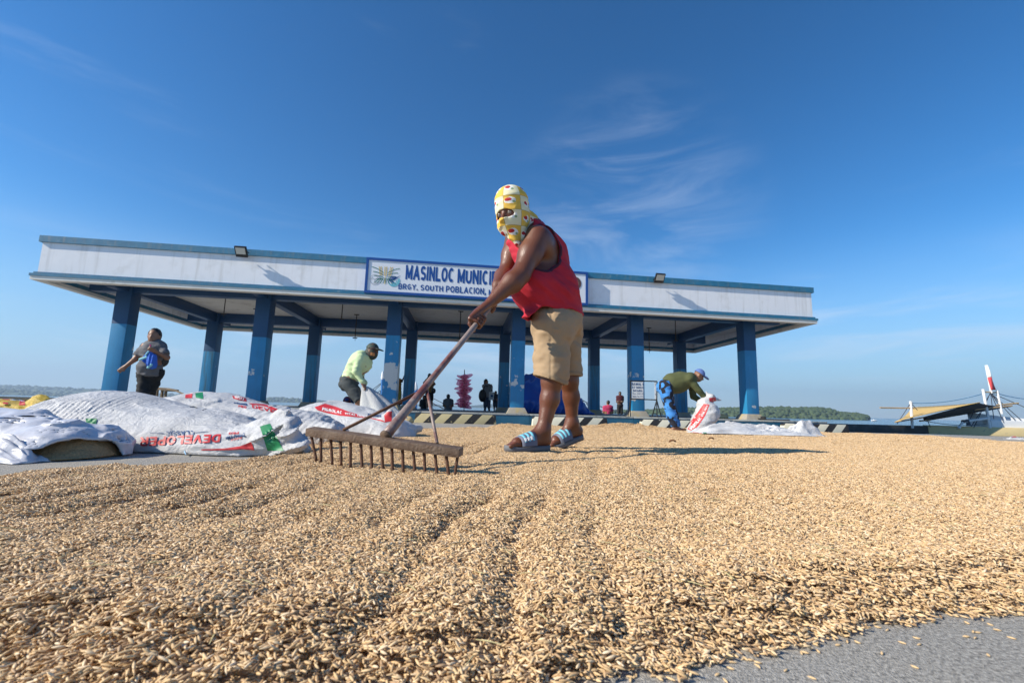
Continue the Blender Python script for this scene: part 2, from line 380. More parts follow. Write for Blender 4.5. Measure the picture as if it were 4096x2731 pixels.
# ------------------------------------------------------------------ ground, sea, far land
def coord_attr(mt, scale=1): pass
M_conc = mat('concrete', (.34, .318, .28), .88, .22, 2.2, .5, 420, dirt=(.25, .235, .21), dscale=1.1, dmin=.5, dmax=.75)
ns, ls, bs = nodes_of(M_conc)
_n = ns.new('ShaderNodeTexNoise'); _n.inputs['Scale'].default_value = 210; _n.inputs['Detail'].default_value = 3
_t = ns.new('ShaderNodeTexCoord'); ls.new(_t.outputs['Object'], _n.inputs['Vector'])
_r = ns.new('ShaderNodeMapRange'); _r.inputs['From Min'].default_value = .3; _r.inputs['From Max'].default_value = .7; _r.inputs['To Min'].default_value = .45; _r.inputs['To Max'].default_value = 1.55; ls.new(_n.outputs['Fac'], _r.inputs['Value'])
_m = ns.new('ShaderNodeMix'); _m.data_type = 'RGBA'; _m.blend_type = 'MULTIPLY'; _m.inputs['Factor'].default_value = 1
_src = bs.inputs['Base Color'].links[0].from_socket; ls.new(_src, _m.inputs['A']); ls.new(_r.outputs[0], _m.inputs['B']); ls.new(_m.outputs['Result'], bs.inputs['Base Color'])

streaks(M_conc, (.42, .37, .29), .45, 2.5, 2.5, .5, .72); streaks(M_conc, (.16, .155, .15), .5, .9, .9, .56, .7)
V, Fc = [], []
ys = np.concatenate([np.linspace(-6, 2, 6), np.linspace(3, 15.6, 8)])
xs = np.linspace(-40, 40, 21)
for y in ys:
    for x in xs: V.append((x, y, G(y)))
nx = len(xs)
for j in range(len(ys) - 1):
    for i in range(nx - 1): Fc.append((j * nx + i, j * nx + i + 1, j * nx + nx + i + 1, j * nx + nx + i))
b = len(V); zt = G(15.6)
V += [(-40, 15.6, -3), (40, 15.6, -3)]; Fc.append(((len(ys) - 1) * nx, (len(ys) - 1) * nx + nx - 1, b + 1, b))
# quay slab behind and left of the pavilion
ground = struct(obj('ground', mesh(V, Fc, False, 'ground'), M_conc))
q = MB(); q.hexa([(-40, 15.6, -3), (9.2, 15.6, -3), (9.2, 27, -3), (-40, 27, -3), (-40, 15.6, -.06), (9.2, 15.6, -.06), (9.2, 27, -.06), (-40, 27, -.06)])
struct(q.build('quay', M_conc))

M_sea = mat('sea_water', (.03, .085, .13), .16, .2, .02, 0, spec=.5)
ns, ls, bs = nodes_of(M_sea)
_t = ns.new('ShaderNodeTexCoord'); _mp = ns.new('ShaderNodeMapping'); _mp.inputs['Scale'].default_value = (.35, 1.0, 1); ls.new(_t.outputs['Object'], _mp.inputs['Vector'])
_n = ns.new('ShaderNodeTexNoise'); _n.inputs['Scale'].default_value = .8; _n.inputs['Detail'].default_value = 6; ls.new(_mp.outputs[0], _n.inputs['Vector'])
_b = ns.new('ShaderNodeBump'); _b.inputs['Strength'].default_value = .6; _b.inputs['Distance'].default_value = .35; ls.new(_n.outputs['Fac'], _b.inputs['Height']); ls.new(_b.outputs[0], bs.inputs['Normal'])
SEA = -2.1
struct(obj('sea', mesh([(-26000, 10, SEA), (26000, 10, SEA), (26000, 30000, SEA), (-26000, 30000, SEA)], [(0, 1, 2, 3)]), M_sea))

M_leaf = mat('far_foliage', (.055, .085, .03), .8, .55, .12, 0)
M_head = mat('far_headland', (.05, .075, .04), .9, .45, .03, 0)
ICO = None
def ico(sub=1):
    bm = bmesh.new(); bmesh.ops.create_icosphere(bm, subdivisions=sub, radius=1); bm.verts.index_update()
    v = np.array([p.co[:] for p in bm.verts]); f = np.array([[x.index for x in p.verts] for p in bm.faces]); bm.free(); return v, f
def hill(name, prof, D, depth, step, wood=0, crown=4.0, m=None):
    """prof: (px, top y) along the ridge; built at distance D, 'depth' metres front to back"""
    xs_ = np.arange(prof[0][0], prof[-1][0] + 1, step); tops = np.interp(xs_, [p[0] for p in prof], [p[1] for p in prof])
    rows = []; K = 7
    for x, t in zip(xs_, tops):
        top = px(x, t, D + depth * .45); bz = max(.3, top[2] - SEA)
        for k in range(K):
            f = k / (K - 1); hgt = bz * (math.sin(math.pi * min(1, f * 1.1)) ** .6 if f < .93 else 0)
            Y = D + depth * f; xx = top[0] * Y / (D + depth * .45)
            rows.append((xx, Y, SEA - .5 + hgt))
    v = np.array(rows); nz = fbm(v * [3 / step * .02, 6 / depth, 0] + 3, 3, 4)
    inside = (v[:, 2] > SEA); v[inside, 2] += nz[inside] * .12 * (v[inside, 2] - SEA)
    n = len(xs_); F_ = [(i * K + k, (i + 1) * K + k, (i + 1) * K + k + 1, i * K + k + 1) for i in range(n - 1) for k in range(K - 1)]
    h = struct(obj(name, mesh(v, F_, True, name), m or M_head))
    if wood:
        iv, jf = ico(1); VV = []; FF = []; base = 0
        for c in range(wood):
            i = RNG.integers(0, n - 1); k = RNG.integers(0, 5); a = RNG.random(); w = RNG.random()
            p = v[i * K + k] * (1 - a) * (1 - w) + v[(i + 1) * K + k] * a * (1 - w) + (v[i * K + k + 1] * (1 - a) + v[(i + 1) * K + k + 1] * a) * w
            if p[2] < SEA - .1: p[2] = SEA
            r = crown * RNG.uniform(.55, 1.15); sc = np.array([r, r, r * RNG.uniform(.6, 1.0)])
            q_ = iv * (1 + .35 * (RNG.random((len(iv), 1)) - .5)) * sc + p + [0, 0, r * .1]
            VV.append(q_); FF.append(jf + base); base += len(iv)
        w_ = obj('woodland', np_mesh(np.concatenate(VV), np.concatenate(FF), 'woodland', False), M_leaf); w_['kind'] = 'stuff'
    return h
# wooded island on the right, far headlands behind
hill('hill', [(2440, 1646), (2560, 1646), (2640, 1640), (2760, 1634), (2900, 1637), (3020, 1632), (3120, 1633), (3200, 1634), (3270, 1632), (3320, 1638), (3360, 1650), (3385, 1655), (3430, 1657), (3455, 1662), (3476, 1669)], 420, 110, 8, 2600, 2.6, M_leaf)
hill('headland', [(-900, 1520), (-300, 1532), (0, 1547), (200, 1552), (380, 1560), (600, 1578), (850, 1585), (1020, 1592), (1120, 1596), (1240, 1602), (1330, 1612), (1400, 1620)], 1500, 500, 16, 1500, 9.0, M_leaf)
hill('headland', [(-900, 1548), (-200, 1558), (0, 1560), (120, 1564), (190, 1572), (250, 1583)], 1150, 200, 14, 500, 6.0, M_leaf)
hill('mountain', [(1500, 1632), (1640, 1618), (1720, 1612), (1790, 1622), (1880, 1622), (1960, 1615), (2040, 1622), (2120, 1628), (2300, 1636), (2460, 1642)], 1900, 250, 20)

# ------------------------------------------------------------------ pavilion
BAY, DEP = 3.678, 4.56
ZP, ZB, ZS = 0.115, 3.17, 3.52                          # platform, beam underside, soffit
M_soff = mat('soffit_plaster', (.74, .71, .65), .85, .06, 3, .1, 30, dirt=(.45, .42, .36), dscale=1.5, dmin=.6, dmax=.85)
M_fasc = mat('white_stucco', (.8, .8, .82), .8, .04, 2, .35, 5, dirt=(.62, .61, .6), dscale=2.2, dmin=.55, dmax=.85)
streaks(M_fasc, (.5, .48, .45), .5); streaks(M_soff, (.4, .36, .3), .4, 2, 2)
M_blue = mat('navy_paint', (.007, .05, .14), .45, .25, 4, .1, 40)
M_trim = mat('blue_green_trim', (.025, .16, .27), .5, .35, 6, .3, 30, dirt=(.25, .33, .36), dscale=7, dmin=.6, dmax=.8)
streaks(M_trim, (.16, .2, .2), .6, 7, 1.5)
M_plin = mat('plinth_concrete', (.32, .29, .24), .85, .3, 6, .4, 40, dirt=(.4, .31, .12), dscale=4, dmin=.5, dmax=.7)
def col_mat(i, peels):
    mt = mat('column_paint_%d' % i, (.018, .21, .43), .5, .22, 3, .15, 35)
    ns, ls, bs = nodes_of(mt); streaks(mt, (.04, .12, .18), .35, 8, .7, .5, .8); src = bs.inputs['Base Color'].links[0].from_socket
    t = ns.new('ShaderNodeTexCoord'); s = ns.new('ShaderNodeSeparateXYZ'); ls.new(t.outputs['Object'], s.inputs[0])
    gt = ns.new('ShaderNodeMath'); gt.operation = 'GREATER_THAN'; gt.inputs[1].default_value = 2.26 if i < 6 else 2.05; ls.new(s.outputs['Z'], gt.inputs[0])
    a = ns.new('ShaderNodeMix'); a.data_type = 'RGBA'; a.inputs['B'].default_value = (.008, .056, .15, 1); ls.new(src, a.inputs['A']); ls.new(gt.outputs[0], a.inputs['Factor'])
    nz = ns.new('ShaderNodeTexNoise'); nz.inputs['Scale'].default_value = 3.4; nz.inputs['Detail'].default_value = 7; nz.inputs['Roughness'].default_value = .55; ls.new(t.outputs['Object'], nz.inputs['Vector'])
    val = nz.outputs['Fac']
    for zc, zr, k in peels:
        d = ns.new('ShaderNodeMath'); d.operation = 'SUBTRACT'; d.inputs[1].default_value = zc; ls.new(s.outputs['Z'], d.inputs[0])
        ab = ns.new('ShaderNodeMath'); ab.operation = 'ABSOLUTE'; ls.new(d.outputs[0], ab.inputs[0])
        mr = ns.new('ShaderNodeMapRange'); mr.inputs['From Min'].default_value = 0; mr.inputs['From Max'].default_value = zr; mr.inputs['To Min'].default_value = k; mr.inputs['To Max'].default_value = 0; ls.new(ab.outputs[0], mr.inputs['Value'])
        ad = ns.new('ShaderNodeMath'); ad.operation = 'ADD'; ls.new(val, ad.inputs[0]); ls.new(mr.outputs[0], ad.inputs[1]); val = ad.outputs[0]
    mr = ns.new('ShaderNodeMapRange'); mr.inputs['From Min'].default_value = .695; mr.inputs['From Max'].default_value = .705; ls.new(val, mr.inputs['Value'])
    lt = ns.new('ShaderNodeMath'); lt.operation = 'LESS_THAN'; lt.inputs[1].default_value = 2.1; ls.new(s.outputs['Z'], lt.inputs[0])
    mm = ns.new('ShaderNodeMath'); mm.operation = 'MULTIPLY'; ls.new(mr.outputs[0], mm.inputs[0]); ls.new(lt.outputs[0], mm.inputs[1])
    c = ns.new('ShaderNodeMix'); c.data_type = 'RGBA'; c.inputs['B'].default_value = (.55, .55, .54, 1); ls.new(a.outputs['Result'], c.inputs['A']); ls.new(mm.outputs[0], c.inputs['Factor']); ls.new(c.outputs['Result'], bs.inputs['Base Color'])
    return mt
PEEL = {0: [(1.62, .14, .1)], 2: [(1.05, .9, .33)], 3: [(1.72, .1, .14), (.95, .35, .17)], 4: [(1.35, .3, .17), (.6, .3, .15)], 5: [(.95, .15, .1)]}
pav = thing('pavilion', 'open blue-columned concrete pavilion with deep white fascia on a low platform', 'pavilion')
CW = .2
for row in range(2):
    for k in range(6):
        i = row * 6 + k; u = k * BAY; n_ = row * DEP
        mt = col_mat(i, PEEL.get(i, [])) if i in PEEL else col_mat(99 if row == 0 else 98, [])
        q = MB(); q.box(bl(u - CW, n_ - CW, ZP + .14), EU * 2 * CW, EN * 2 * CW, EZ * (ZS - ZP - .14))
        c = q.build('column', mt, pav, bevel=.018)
        q = MB(); s0, s1 = CW + .11, CW + .025
        q.hexa([bl(u - s0, n_ - s0, ZP), bl(u + s0, n_ - s0, ZP), bl(u + s0, n_ + s0, ZP), bl(u - s0, n_ + s0, ZP), bl(u - s1, n_ - s1, ZP + .17), bl(u + s1, n_ - s1, ZP + .17), bl(u + s1, n_ + s1, ZP + .17), bl(u - s1, n_ + s1, ZP + .17)])
        q.build('plinth', M_plin, c, bevel=.012)
zr = 3.12
FL, FR, BR, BL_ = pz(112, 1110, zr), pz(3274, 1290, zr), pz(2782, 1416, zr - .07), pz(797, 1322, zr - .07)
QUAD = [np.array([p[0], p[1]]) for p in (FL, FR, BR, BL_)]
def quad_off(d):
    out = []; nq = []
    for i in range(4):
        e = QUAD[(i + 1) % 4] - QUAD[i]; e /= np.linalg.norm(e); nq.append((e, np.array([e[1], -e[0]])))
    for i in range(4):
        e0, n0 = nq[i - 1]; e1, n1 = nq[i]
        A = np.array([n0, n1]); bb = np.array([n0 @ QUAD[i] + d, n1 @ QUAD[i] + d]); out.append(np.linalg.solve(A, bb))
    return out
def ring(d_out, d_in, z0, z1):
    a, b_ = quad_off(d_out), quad_off(d_in); q = MB()
    for i in range(4):
        j = (i + 1) % 4
        q.hexa([(*a[i], z0), (*a[j], z0), (*b_[j], z0), (*b_[i], z0), (*a[i], z1), (*a[j], z1), (*b_[j], z1), (*b_[i], z1)])
    bmq = mesh(q.v, q.f); bm = bmesh.new(); bm.from_mesh(bmq); bmesh.ops.remove_doubles(bm, verts=bm.verts, dist=1e-5)
    dbl = {}
    for f in bm.faces: dbl.setdefault(tuple(sorted(v.index for v in f.verts)), []).append(f)
    bmesh.ops.delete(bm, geom=[f for l in dbl.values() if len(l) > 1 for f in l], context='FACES_ONLY')
    bmesh.ops.recalc_face_normals(bm, faces=bm.faces[:]); bm.to_mesh(bmq); bm.free(); return bmq
obj('eave_lip', ring(-.02, -.22, zr - .03, zr + .06), M_soff, pav)
obj('lower_trim', ring(0, -.2, zr + .06, zr + .125), M_trim, pav)
obj('lower_trim', ring(-.05, -.2, zr + .125, zr + .175), M_trim, pav)
obj('fascia', ring(-.1, -.22, zr + .175, 4.07), M_fasc, pav)
obj('upper_trim', ring(-.045, -.25, 4.07, 4.235), M_trim, pav)
a4 = quad_off(-.215); q = MB(); q.hexa([(*p, ZS) for p in a4] + [(*p, ZS + .18) for p in a4]); q.build('roof_slab', M_soff, pav)
# beams: two long, six across, all running out to the eave
U0, U1 = -.95, 5 * BAY + 1.1
for n_ in (0, DEP):
    q = MB(); q.box(bl(U0, n_ - .13, ZB), EU * (U1 - U0), EN * .26, EZ * (ZS - ZB + .02)); q.build('beam', M_blue, pav, bevel=.008)
for k in range(6):
    q = MB(); q.box(bl(k * BAY - .12, -.72, ZB + .003), EU * .24, EN * (DEP + 1.6), EZ * (ZS - ZB + .02)); q.build('cross_beam', M_blue, pav, bevel=.008)
# lamp hangers under the soffit
M_rod = mat('dark_rod', (.03, .025, .02), .6, .2)
for x, y0, y1, n_ in [(895, 1186, 1256, 1.6), (1015, 1246, 1320, 3.2), (1366, 1212, 1276, 1.6), (1420, 1268, 1352, 3.4), (1838, 1240, 1362, 1.9), (2597, 1336, 1402, 3.3), (2703, 1294, 1362, 1.6)]:
    u, z = bpx(x, y1, n_); top = bl(u, n_, ZS); lowz = max(z, 2.55)
    q = MB(); q.tube([top, bl(u, n_, lowz)], .016, 6); q.tube([bl(u - .09, n_, ZS - .015), bl(u + .09, n_, ZS - .015)], .02, 6); q.tube([bl(u - .08, n_, lowz), bl(u + .08, n_, lowz)], .018, 6); q.tube([bl(u, n_, lowz), bl(u + .01, n_, lowz - .1)], .008, 5)
    q.build('lamp_hanger', M_rod, pav)
# platform
M_kerb = mat('blue_kerb_paint', (.015, .11, .19), .55, .35, 2.5, .25, 20, dirt=(.2, .3, .33), dscale=5, dmin=.62, dmax=.78)
q = MB(); PU0, PU1 = -3.2, 19.95
q.box(bl(PU0, -1.2, -.6), EU * (PU1 - PU0), EN * 9.6, EZ * (ZP + .6)); q.build('platform', mat('platform_concrete', (.2, .2, .2), .85, .3, 2, .3, 30), pav)
M_kedge = mat('kerb_edge', (.42, .42, .38), .8, .3, 5, .3, 30, dirt=(.1, .14, .16), dscale=6)
nseg = 8
for k in range(nseg):
    w = (PU1 - PU0) / nseg
    q = MB(); q.box(bl(PU0 + k * w + .004, -1.235, -.6), EU * (w - .008), EN * .03, EZ * (.6 + ZP - .035)); kf = q.build('kerb_panel', M_kerb, pav)
    q = MB(); q.box(bl(PU0 + k * w + .004, -1.25, ZP - .035), EU * (w - .008), EN * .22, EZ * .042); q.build('kerb_edge', M_kedge, kf, bevel=.008)

# ------------------------------------------------------------------ sign board on the fascia
FD = unit(np.append(QUAD[1] - QUAD[0], 0)); FNv = np.array([FD[1], -FD[0], 0])       # along the fascia, outwards
FP0 = np.array([*quad_off(-.1)[0], 0])
def fpx(x, y, d):
    r_ = ray(x, y); t = ((FP0 + FNv * d - CAMP) @ FNv) / (r_ @ FNv); return CAMP + r_ * t
def fuv(P): return (P - FP0) @ FD, P[2]
def fpt(u, z, d): return FP0 + FD * u + FNv * d + EZ * z
M_signw = mat('sign_white', (.72, .74, .78), .45, .03, 2)
M_signb = mat('sign_blue', (.01, .065, .27), .4, .05)
u0 = fuv(fpx(1467, 1100, .14))[0]; u1 = fuv(fpx(2347, 1150, .14))[0]
z1 = fuv(fpx(1467, 1034, .14))[1]; z0 = fuv(fpx(1467, 1166, .14))[1]
sg = thing('sign_board', 'long white sign board with blue frame and blue lettering on the pavilion fascia', 'sign')
q = MB(); q.box(fpt(u0, z0, .0), FD * (u1 - u0), FNv * .14, EZ * (z1 - z0)); q.build('panel', M_signw, sg)
for aa, bb in (((u0, z0), (u1, z0)), ((u0, z1), (u1, z1))):
    q = MB(); q.box(fpt(aa[0] - .035, aa[1] - .035, .02), FD * (u1 - u0 + .07), FNv * .14, EZ * .07); q.build('frame_rail', M_signb, sg)
for uu in (u0, u1):
    q = MB(); q.box(fpt(uu - .034, z0 + .035, .02), FD * .068, FNv * .138, EZ * (z1 - z0 - .07)); q.build('frame_rail', M_signb, sg)
def sign_text(s, xa, ya, xb, yb, hgt, bold, name='lettering', d=.145, m=None):
    """s between two baseline pixels on the board plane, letter height in metres"""
    A, B_ = fuv(fpx(xa, ya, d)), fuv(fpx(xb, yb, d)); v, f = block_text(s, .125 if hgt > .3 else .11, .36)
    zb = (A[1] + B_[1]) / 2
    P = [fpt(A[0] + (B_[0] - A[0]) * p[0], zb + hgt * p[1], d + p[2] * .0006) for p in v]
    return obj(name, mesh(P, f), m or M_signb, sg)
def zat(x, y): return fuv(fpx(x, y, .145))[1]
lh = zat(1625, 1058) - zat(1625, 1117)
sign_text('MASINLOC', 1621, 1117, 1815, 1131, lh, .022); sign_text('MUNICIPAL', 1829, 1131, 2043, 1147, lh, .022)
l2 = zat(1595, 1134) - zat(1595, 1157)
sign_text('BRGY.', 1593, 1156, 1670, 1161, l2, .03); sign_text('SOUTH', 1681, 1161, 1772, 1167, l2, .03)
sign_text('POBLACION,', 1783, 1166, 1944, 1181, l2 * 1.15, .03); sign_text('MASINLOC', 1954, 1181, 2092, 1189, l2, .03)
# emblem: wheat, green field lines, a blue fish arc, a grey wheel
def emb(x, y): return np.array(fuv(fpx(x, y, .147)))
ec = emb(1541, 1106); ES = .78
def strip(pts, w, m, name='emblem_stroke', d=.147):
    P = [ec + (np.array(p) - ec) * (ES, ES) for p in pts]; V = []; Fq = []
    for i, p in enumerate(P):
        t = unit(P[min(i + 1, len(P) - 1)] - P[max(i - 1, 0)]); nn = np.array([-t[1], t[0]]); ww = w if not hasattr(w, '__len__') else w[i]
        V += [fpt(*(p + nn * ww), d), fpt(*(p - nn * ww), d)]
    Fq = [(2 * i, 2 * i + 1, 2 * i + 3, 2 * i + 2) for i in range(len(P) - 1)]
    return obj(name, mesh(V, Fq), m, sg)
M_wheat = mat('emblem_gold', (.62, .47, .2), .5); M_grn = mat('emblem_green', (.01, .16, .12), .5); M_cy = mat('emblem_cyan', (.12, .45, .55), .5); M_gry = mat('emblem_grey', (.42, .45, .5), .5)
for st in (-1, 0, 1):
    for k in range(5):
        for sd_ in (-1, 1):
            c0 = ec + np.array([st * .15 + st * .01 * k + sd_ * .03, .06 + k * .065]); dr = np.array([sd_ * .35, 1.0]); dr /= np.linalg.norm(dr)
            strip([c0 - dr * .035, c0 - dr * .01, c0 + dr * .02, c0 + dr * .04], [.002, .016, .014, .002], M_wheat, 'wheat_grain')
strip([ec + (0, -.28), ec + (0, .06)], .008, M_wheat)
for sd_ in (-1, 1):
    for k in range(4):
        strip([ec + np.array([sd_ * (.05 + .45 * t), .12 - .075 * k + .2 * math.sin(t * 1.5) * (1 - .22 * k) - .12 * t * t * k * .5]) * (1, 1) for t in np.linspace(.05, .95 - .12 * k, 9)], .009, M_grn)
    for k in range(4):
        strip([ec + np.array([sd_ * (.03 + .085 * k) * (.5 + .8 * t), -.05 - .2 * t]) for t in np.linspace(0, 1, 4)], .009, M_grn)
fc = ec + (emb(1575, 1123) - ec) / ES
for rr, mm, a0, a1 in ((.19, M_cy, -2.9, .5), (.15, M_cy, -2.2, .35), (.15, M_signb, .9, 3.3), (.1, M_cy, -2, .2), (.1, M_signb, .9, 3.6), (.06, M_signb, 1, 5)):
    strip([fc + rr * np.array([math.cos(t), math.sin(t)]) for t in np.linspace(a0, a1, 14)], .014, mm)
strip([fc + (-.02, .05), fc + (.1, .12), fc + (.22, .2)], [.03, .015, .002], M_signb)
wc = ec + (emb(1499, 1118) - ec) / ES
strip([wc + .17 * np.array([math.cos(t), math.sin(t)]) for t in np.linspace(0, 6.283, 25)], .009, M_gry)
for a in (.5, 2.6, 4.7): strip([wc, wc + .1 * np.array([math.cos(a), math.sin(a)]), wc + .16 * np.array([math.cos(a + .5), math.sin(a + .5)])], .01, M_gry)
sc_ = emb(2298, 1133)
for rr, mm, dd in ((.2, mat('seal_brown', (.11, .05, .04), .5, .4, 12), .1475), (.13, mat('seal_inner', (.2, .12, .09), .5, .4, 14), .1495)):
    V = [fpt(*(sc_ + rr * np.array([math.cos(t), math.sin(t)])), dd) for t in np.linspace(0, 2 * math.pi, 29)[:-1]]
    obj('seal', mesh(V, [tuple(range(28))]), mm, sg)

# ------------------------------------------------------------------ floodlights on arms
M_blk = mat('black_metal', (.012, .012, .013), .45, .2); M_lens = mat('lamp_glass', (.55, .54, .48), .25, .06)
def flood(x, y, lab):
    t = thing('floodlight', lab, 'floodlight', 'floodlights on the fascia')
    D_ = .27; c = fpx(x, y, D_); u, z = fuv(c)
    tilt = math.radians(38); nrm = FNv * math.cos(tilt) - EZ * math.sin(tilt); upv = FNv * math.sin(tilt) + EZ * math.cos(tilt)
    o = c - FD * .145 - upv * .145
    q = MB(); q.box(o, FD * .29, upv * .29, -nrm * .06); q.build('housing', M_blk, t, bevel=.012)
    q = MB(); q.box(o + FD * .03 + upv * .085 + nrm * .006, FD * .23, upv * .175, -nrm * .01); q.build('lens', M_lens, t)
    q = MB(); q.box(o + FD * .06 - nrm * .115 + upv * .05, FD * .17, upv * .18, nrm * .06); q.build('driver_box', M_blk, t, bevel=.008)
    for s in (-.125, .125):
        q = MB(); q.tube([c + FD * s - nrm * .05, fpt(u + s, 4.12, .1)], .014, 6); q.build('arm', M_blk, t)
flood(963, 1008, 'black floodlight on the fascia left of the blue-lettered sign board'); flood(2640, 1114, 'black floodlight on the fascia right of the sign board seal')

# ------------------------------------------------------------------ striped wheel stops
def stripe_mat(name, light, dark, off):
    mt = mat(name, light, .75, .12, 6, .3, 40); ns, ls, bs = nodes_of(mt); src = bs.inputs['Base Color'].links[0].from_socket
    t = ns.new('ShaderNodeTexCoord'); s = ns.new('ShaderNodeSeparateXYZ'); ls.new(t.outputs['Object'], s.inputs[0])
    mz = ns.new('ShaderNodeMath'); mz.operation = 'MULTIPLY_ADD'; mz.inputs[1].default_value = -.95; ls.new(s.outputs['Z'], mz.inputs[0]); ls.new(s.outputs['X'], mz.inputs[2])
    ad = ns.new('ShaderNodeMath'); ad.operation = 'MULTIPLY_ADD'; ad.inputs[1].default_value = 1 / .52; ad.inputs[2].default_value = off + 20; ls.new(mz.outputs[0], ad.inputs[0])
    fr = ns.new('ShaderNodeMath'); fr.operation = 'FRACT'; ls.new(ad.outputs[0], fr.inputs[0])
    gt = ns.new('ShaderNodeMath'); gt.operation = 'GREATER_THAN'; gt.inputs[1].default_value = .53; ls.new(fr.outputs[0], gt.inputs[0])
    nz = ns.new('ShaderNodeTexNoise'); nz.inputs['Scale'].default_value = 9; nz.inputs['Detail'].default_value = 6; ls.new(t.outputs['Object'], nz.inputs['Vector'])
    wr = ns.new('ShaderNodeMapRange'); wr.inputs['From Min'].default_value = .66; wr.inputs['From Max'].default_value = .7; wr.inputs['To Min'].default_value = 1; wr.inputs['To Max'].default_value = .3; ls.new(nz.outputs['Fac'], wr.inputs['Value'])
    ml = ns.new('ShaderNodeMath'); ml.operation = 'MULTIPLY'; ls.new(gt.outputs[0], ml.inputs[0]); ls.new(wr.outputs[0], ml.inputs[1])
    a = ns.new('ShaderNodeMix'); a.data_type = 'RGBA'; a.inputs['B'].default_value = tuple(dark) + (1,); ls.new(src, a.inputs['A']); ls.new(ml.outputs[0], a.inputs['Factor']); ls.new(a.outputs['Result'], bs.inputs['Base Color'])
    return mt
def wheel_stop(xa, xb, mt, lab):
    ua, ub = bpx(xa, 1705, -1.62)[0], bpx(xb, 1712, -1.62)[0]; Ln = ub - ua; y = bl((ua + ub) / 2, -1.5, 0)[1]
    q = MB(); h_ = .24
    q.hexa([(0, 0, 0), (Ln, 0, 0), (Ln, .22, 0), (0, .22, 0), (.02, .035, h_), (Ln - .02, .035, h_), (Ln - .02, .185, h_), (.02, .185, h_)])
    o = q.build('wheel_stop', mt, None, bevel=.015); P = bl(ua, -1.62, 0)
    o.location = (P[0], P[1], G(y) - .003); o.rotation_euler = (0, 0, TH)
    tag(o, lab, 'wheel stop', 'striped concrete wheel stops along the kerb')
M_sy = stripe_mat('stripes_yellow', (.5, .42, .23), (.015, .015, .015), .12); M_sw = stripe_mat('stripes_cream', (.68, .64, .5), (.015, .015, .016), .3)
wheel_stop(1655, 1985, M_sy, 'yellow and black striped concrete wheel stop beside the tan lump')
wheel_stop(2130, 2433, M_sw, "cream and black striped wheel stop in front of the blue tarpaulin")
wheel_stop(2567, 2850, M_sw, "cream and black striped concrete wheel stop behind the bending woman's feet")
wheel_stop(3137, 3400, M_sw, 'cream and black striped concrete wheel stop beside the dark quay kerb')

# ------------------------------------------------------------------ low quay walls
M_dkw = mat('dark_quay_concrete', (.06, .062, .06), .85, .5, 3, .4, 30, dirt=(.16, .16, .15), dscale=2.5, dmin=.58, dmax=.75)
M_crw = mat('cream_quay_paint', (.66, .52, .27), .7, .12, 3, .3, 25, dirt=(.28, .24, .2), dscale=2.6, dmin=.62, dmax=.66)
def low_wall(name, A, B_, za, th, m, lab):
    A, B_ = np.array(A), np.array(B_); d = unit(np.append(B_[:2] - A[:2], 0)); nn = np.array([-d[1], d[0], 0]); n = 12
    q = MB(); 
    a0 = np.array([A[0], A[1], G(A[1]) - .05]); b0 = np.array([B_[0], B_[1], G(B_[1]) - .05])
    q.hexa([a0, b0, b0 + nn * th, a0 + nn * th, np.append(A[:2], za), np.append(B_[:2], za), np.append(B_[:2], za) + nn * th, np.append(A[:2], za) + nn * th])
    return tag(q.build(name, m, None, bevel=.02), lab, 'wall')
wA, wB, wC = pg(3330, 1722), pg(3716, 1731), pg(4700, 1760)
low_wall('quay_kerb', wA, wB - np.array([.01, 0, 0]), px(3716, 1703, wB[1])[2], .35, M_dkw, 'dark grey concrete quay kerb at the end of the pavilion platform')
low_wall('quay_kerb', wB, wC, px(3900, 1706, (wB[1] + wC[1]) / 2)[2], .35, M_crw, 'cream painted low quay wall with peeling patches in front of the outrigger boat')
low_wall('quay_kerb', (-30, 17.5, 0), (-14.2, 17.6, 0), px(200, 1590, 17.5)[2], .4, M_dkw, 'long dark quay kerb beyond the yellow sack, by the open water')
# ------------------------------------------------------------------ rice spread out to dry
RT = .032
EDGE = [(2180, 2775), (2330, 2712), (2600, 2660), (2780, 2598), (3050, 2545), (3300, 2505), (3500, 2482), (3800, 2455), (4096, 2428), (4500, 2395), (5200, 2300), (5600, 2000), (5400, 1850), (4700, 1795), (4096, 1768), (3750, 1744), (3480, 1733), (3200, 1725),
        (2860, 1720), (2640, 1716), (2420, 1713), (2200, 1706), (2030, 1704), (1900, 1711), (1720, 1709), (1640, 1724), (1560, 1733), (1400, 1742), (1240, 1762), (1215, 1792), (1100, 1822), (900, 1838), (700, 1846), (560, 1846), (430, 1850), (330, 1856), (150, 1872), (0, 1895), (-500, 1990), (-1500, 2200),
        (-1500, 2500), (-400, 2690), (20, 2690), (140, 2790), (700, 2850), (1200, 2770), (1420, 2728), (1700, 2760), (2000, 2790)]
POLY = np.array([pg(x, y, .03 if y < 2100 else 0)[:2] for x, y in EDGE])
def poly_sd(P):
    A = POLY; B_ = np.roll(POLY, -1, 0); best = np.full(len(P), 1e9); ins = np.zeros(len(P), bool)
    for a, b_ in zip(A, B_):
        e = b_ - a; w = P - a; t = np.clip((w @ e) / (e @ e), 0, 1); d = ((w - t[:, None] * e) ** 2).sum(1); best = np.minimum(best, d)
        c = (a[1] > P[:, 1]) != (b_[1] > P[:, 1]); xi = a[0] + (P[:, 1] - a[1]) * (b_[0] - a[0]) / (b_[1] - a[1] + 1e-12); ins ^= c & (P[:, 0] < xi)
    return np.where(ins, np.sqrt(best), -np.sqrt(best))
HEAPS = [(pg(2500, 1726)[:2], (.95, .5), .10), (pg(2030, 1716)[:2], (.45, .3), .055), (pg(2165, 1712)[:2], (.4, .25), .04), (pg(2780, 1730)[:2], (.7, .4), .05)]
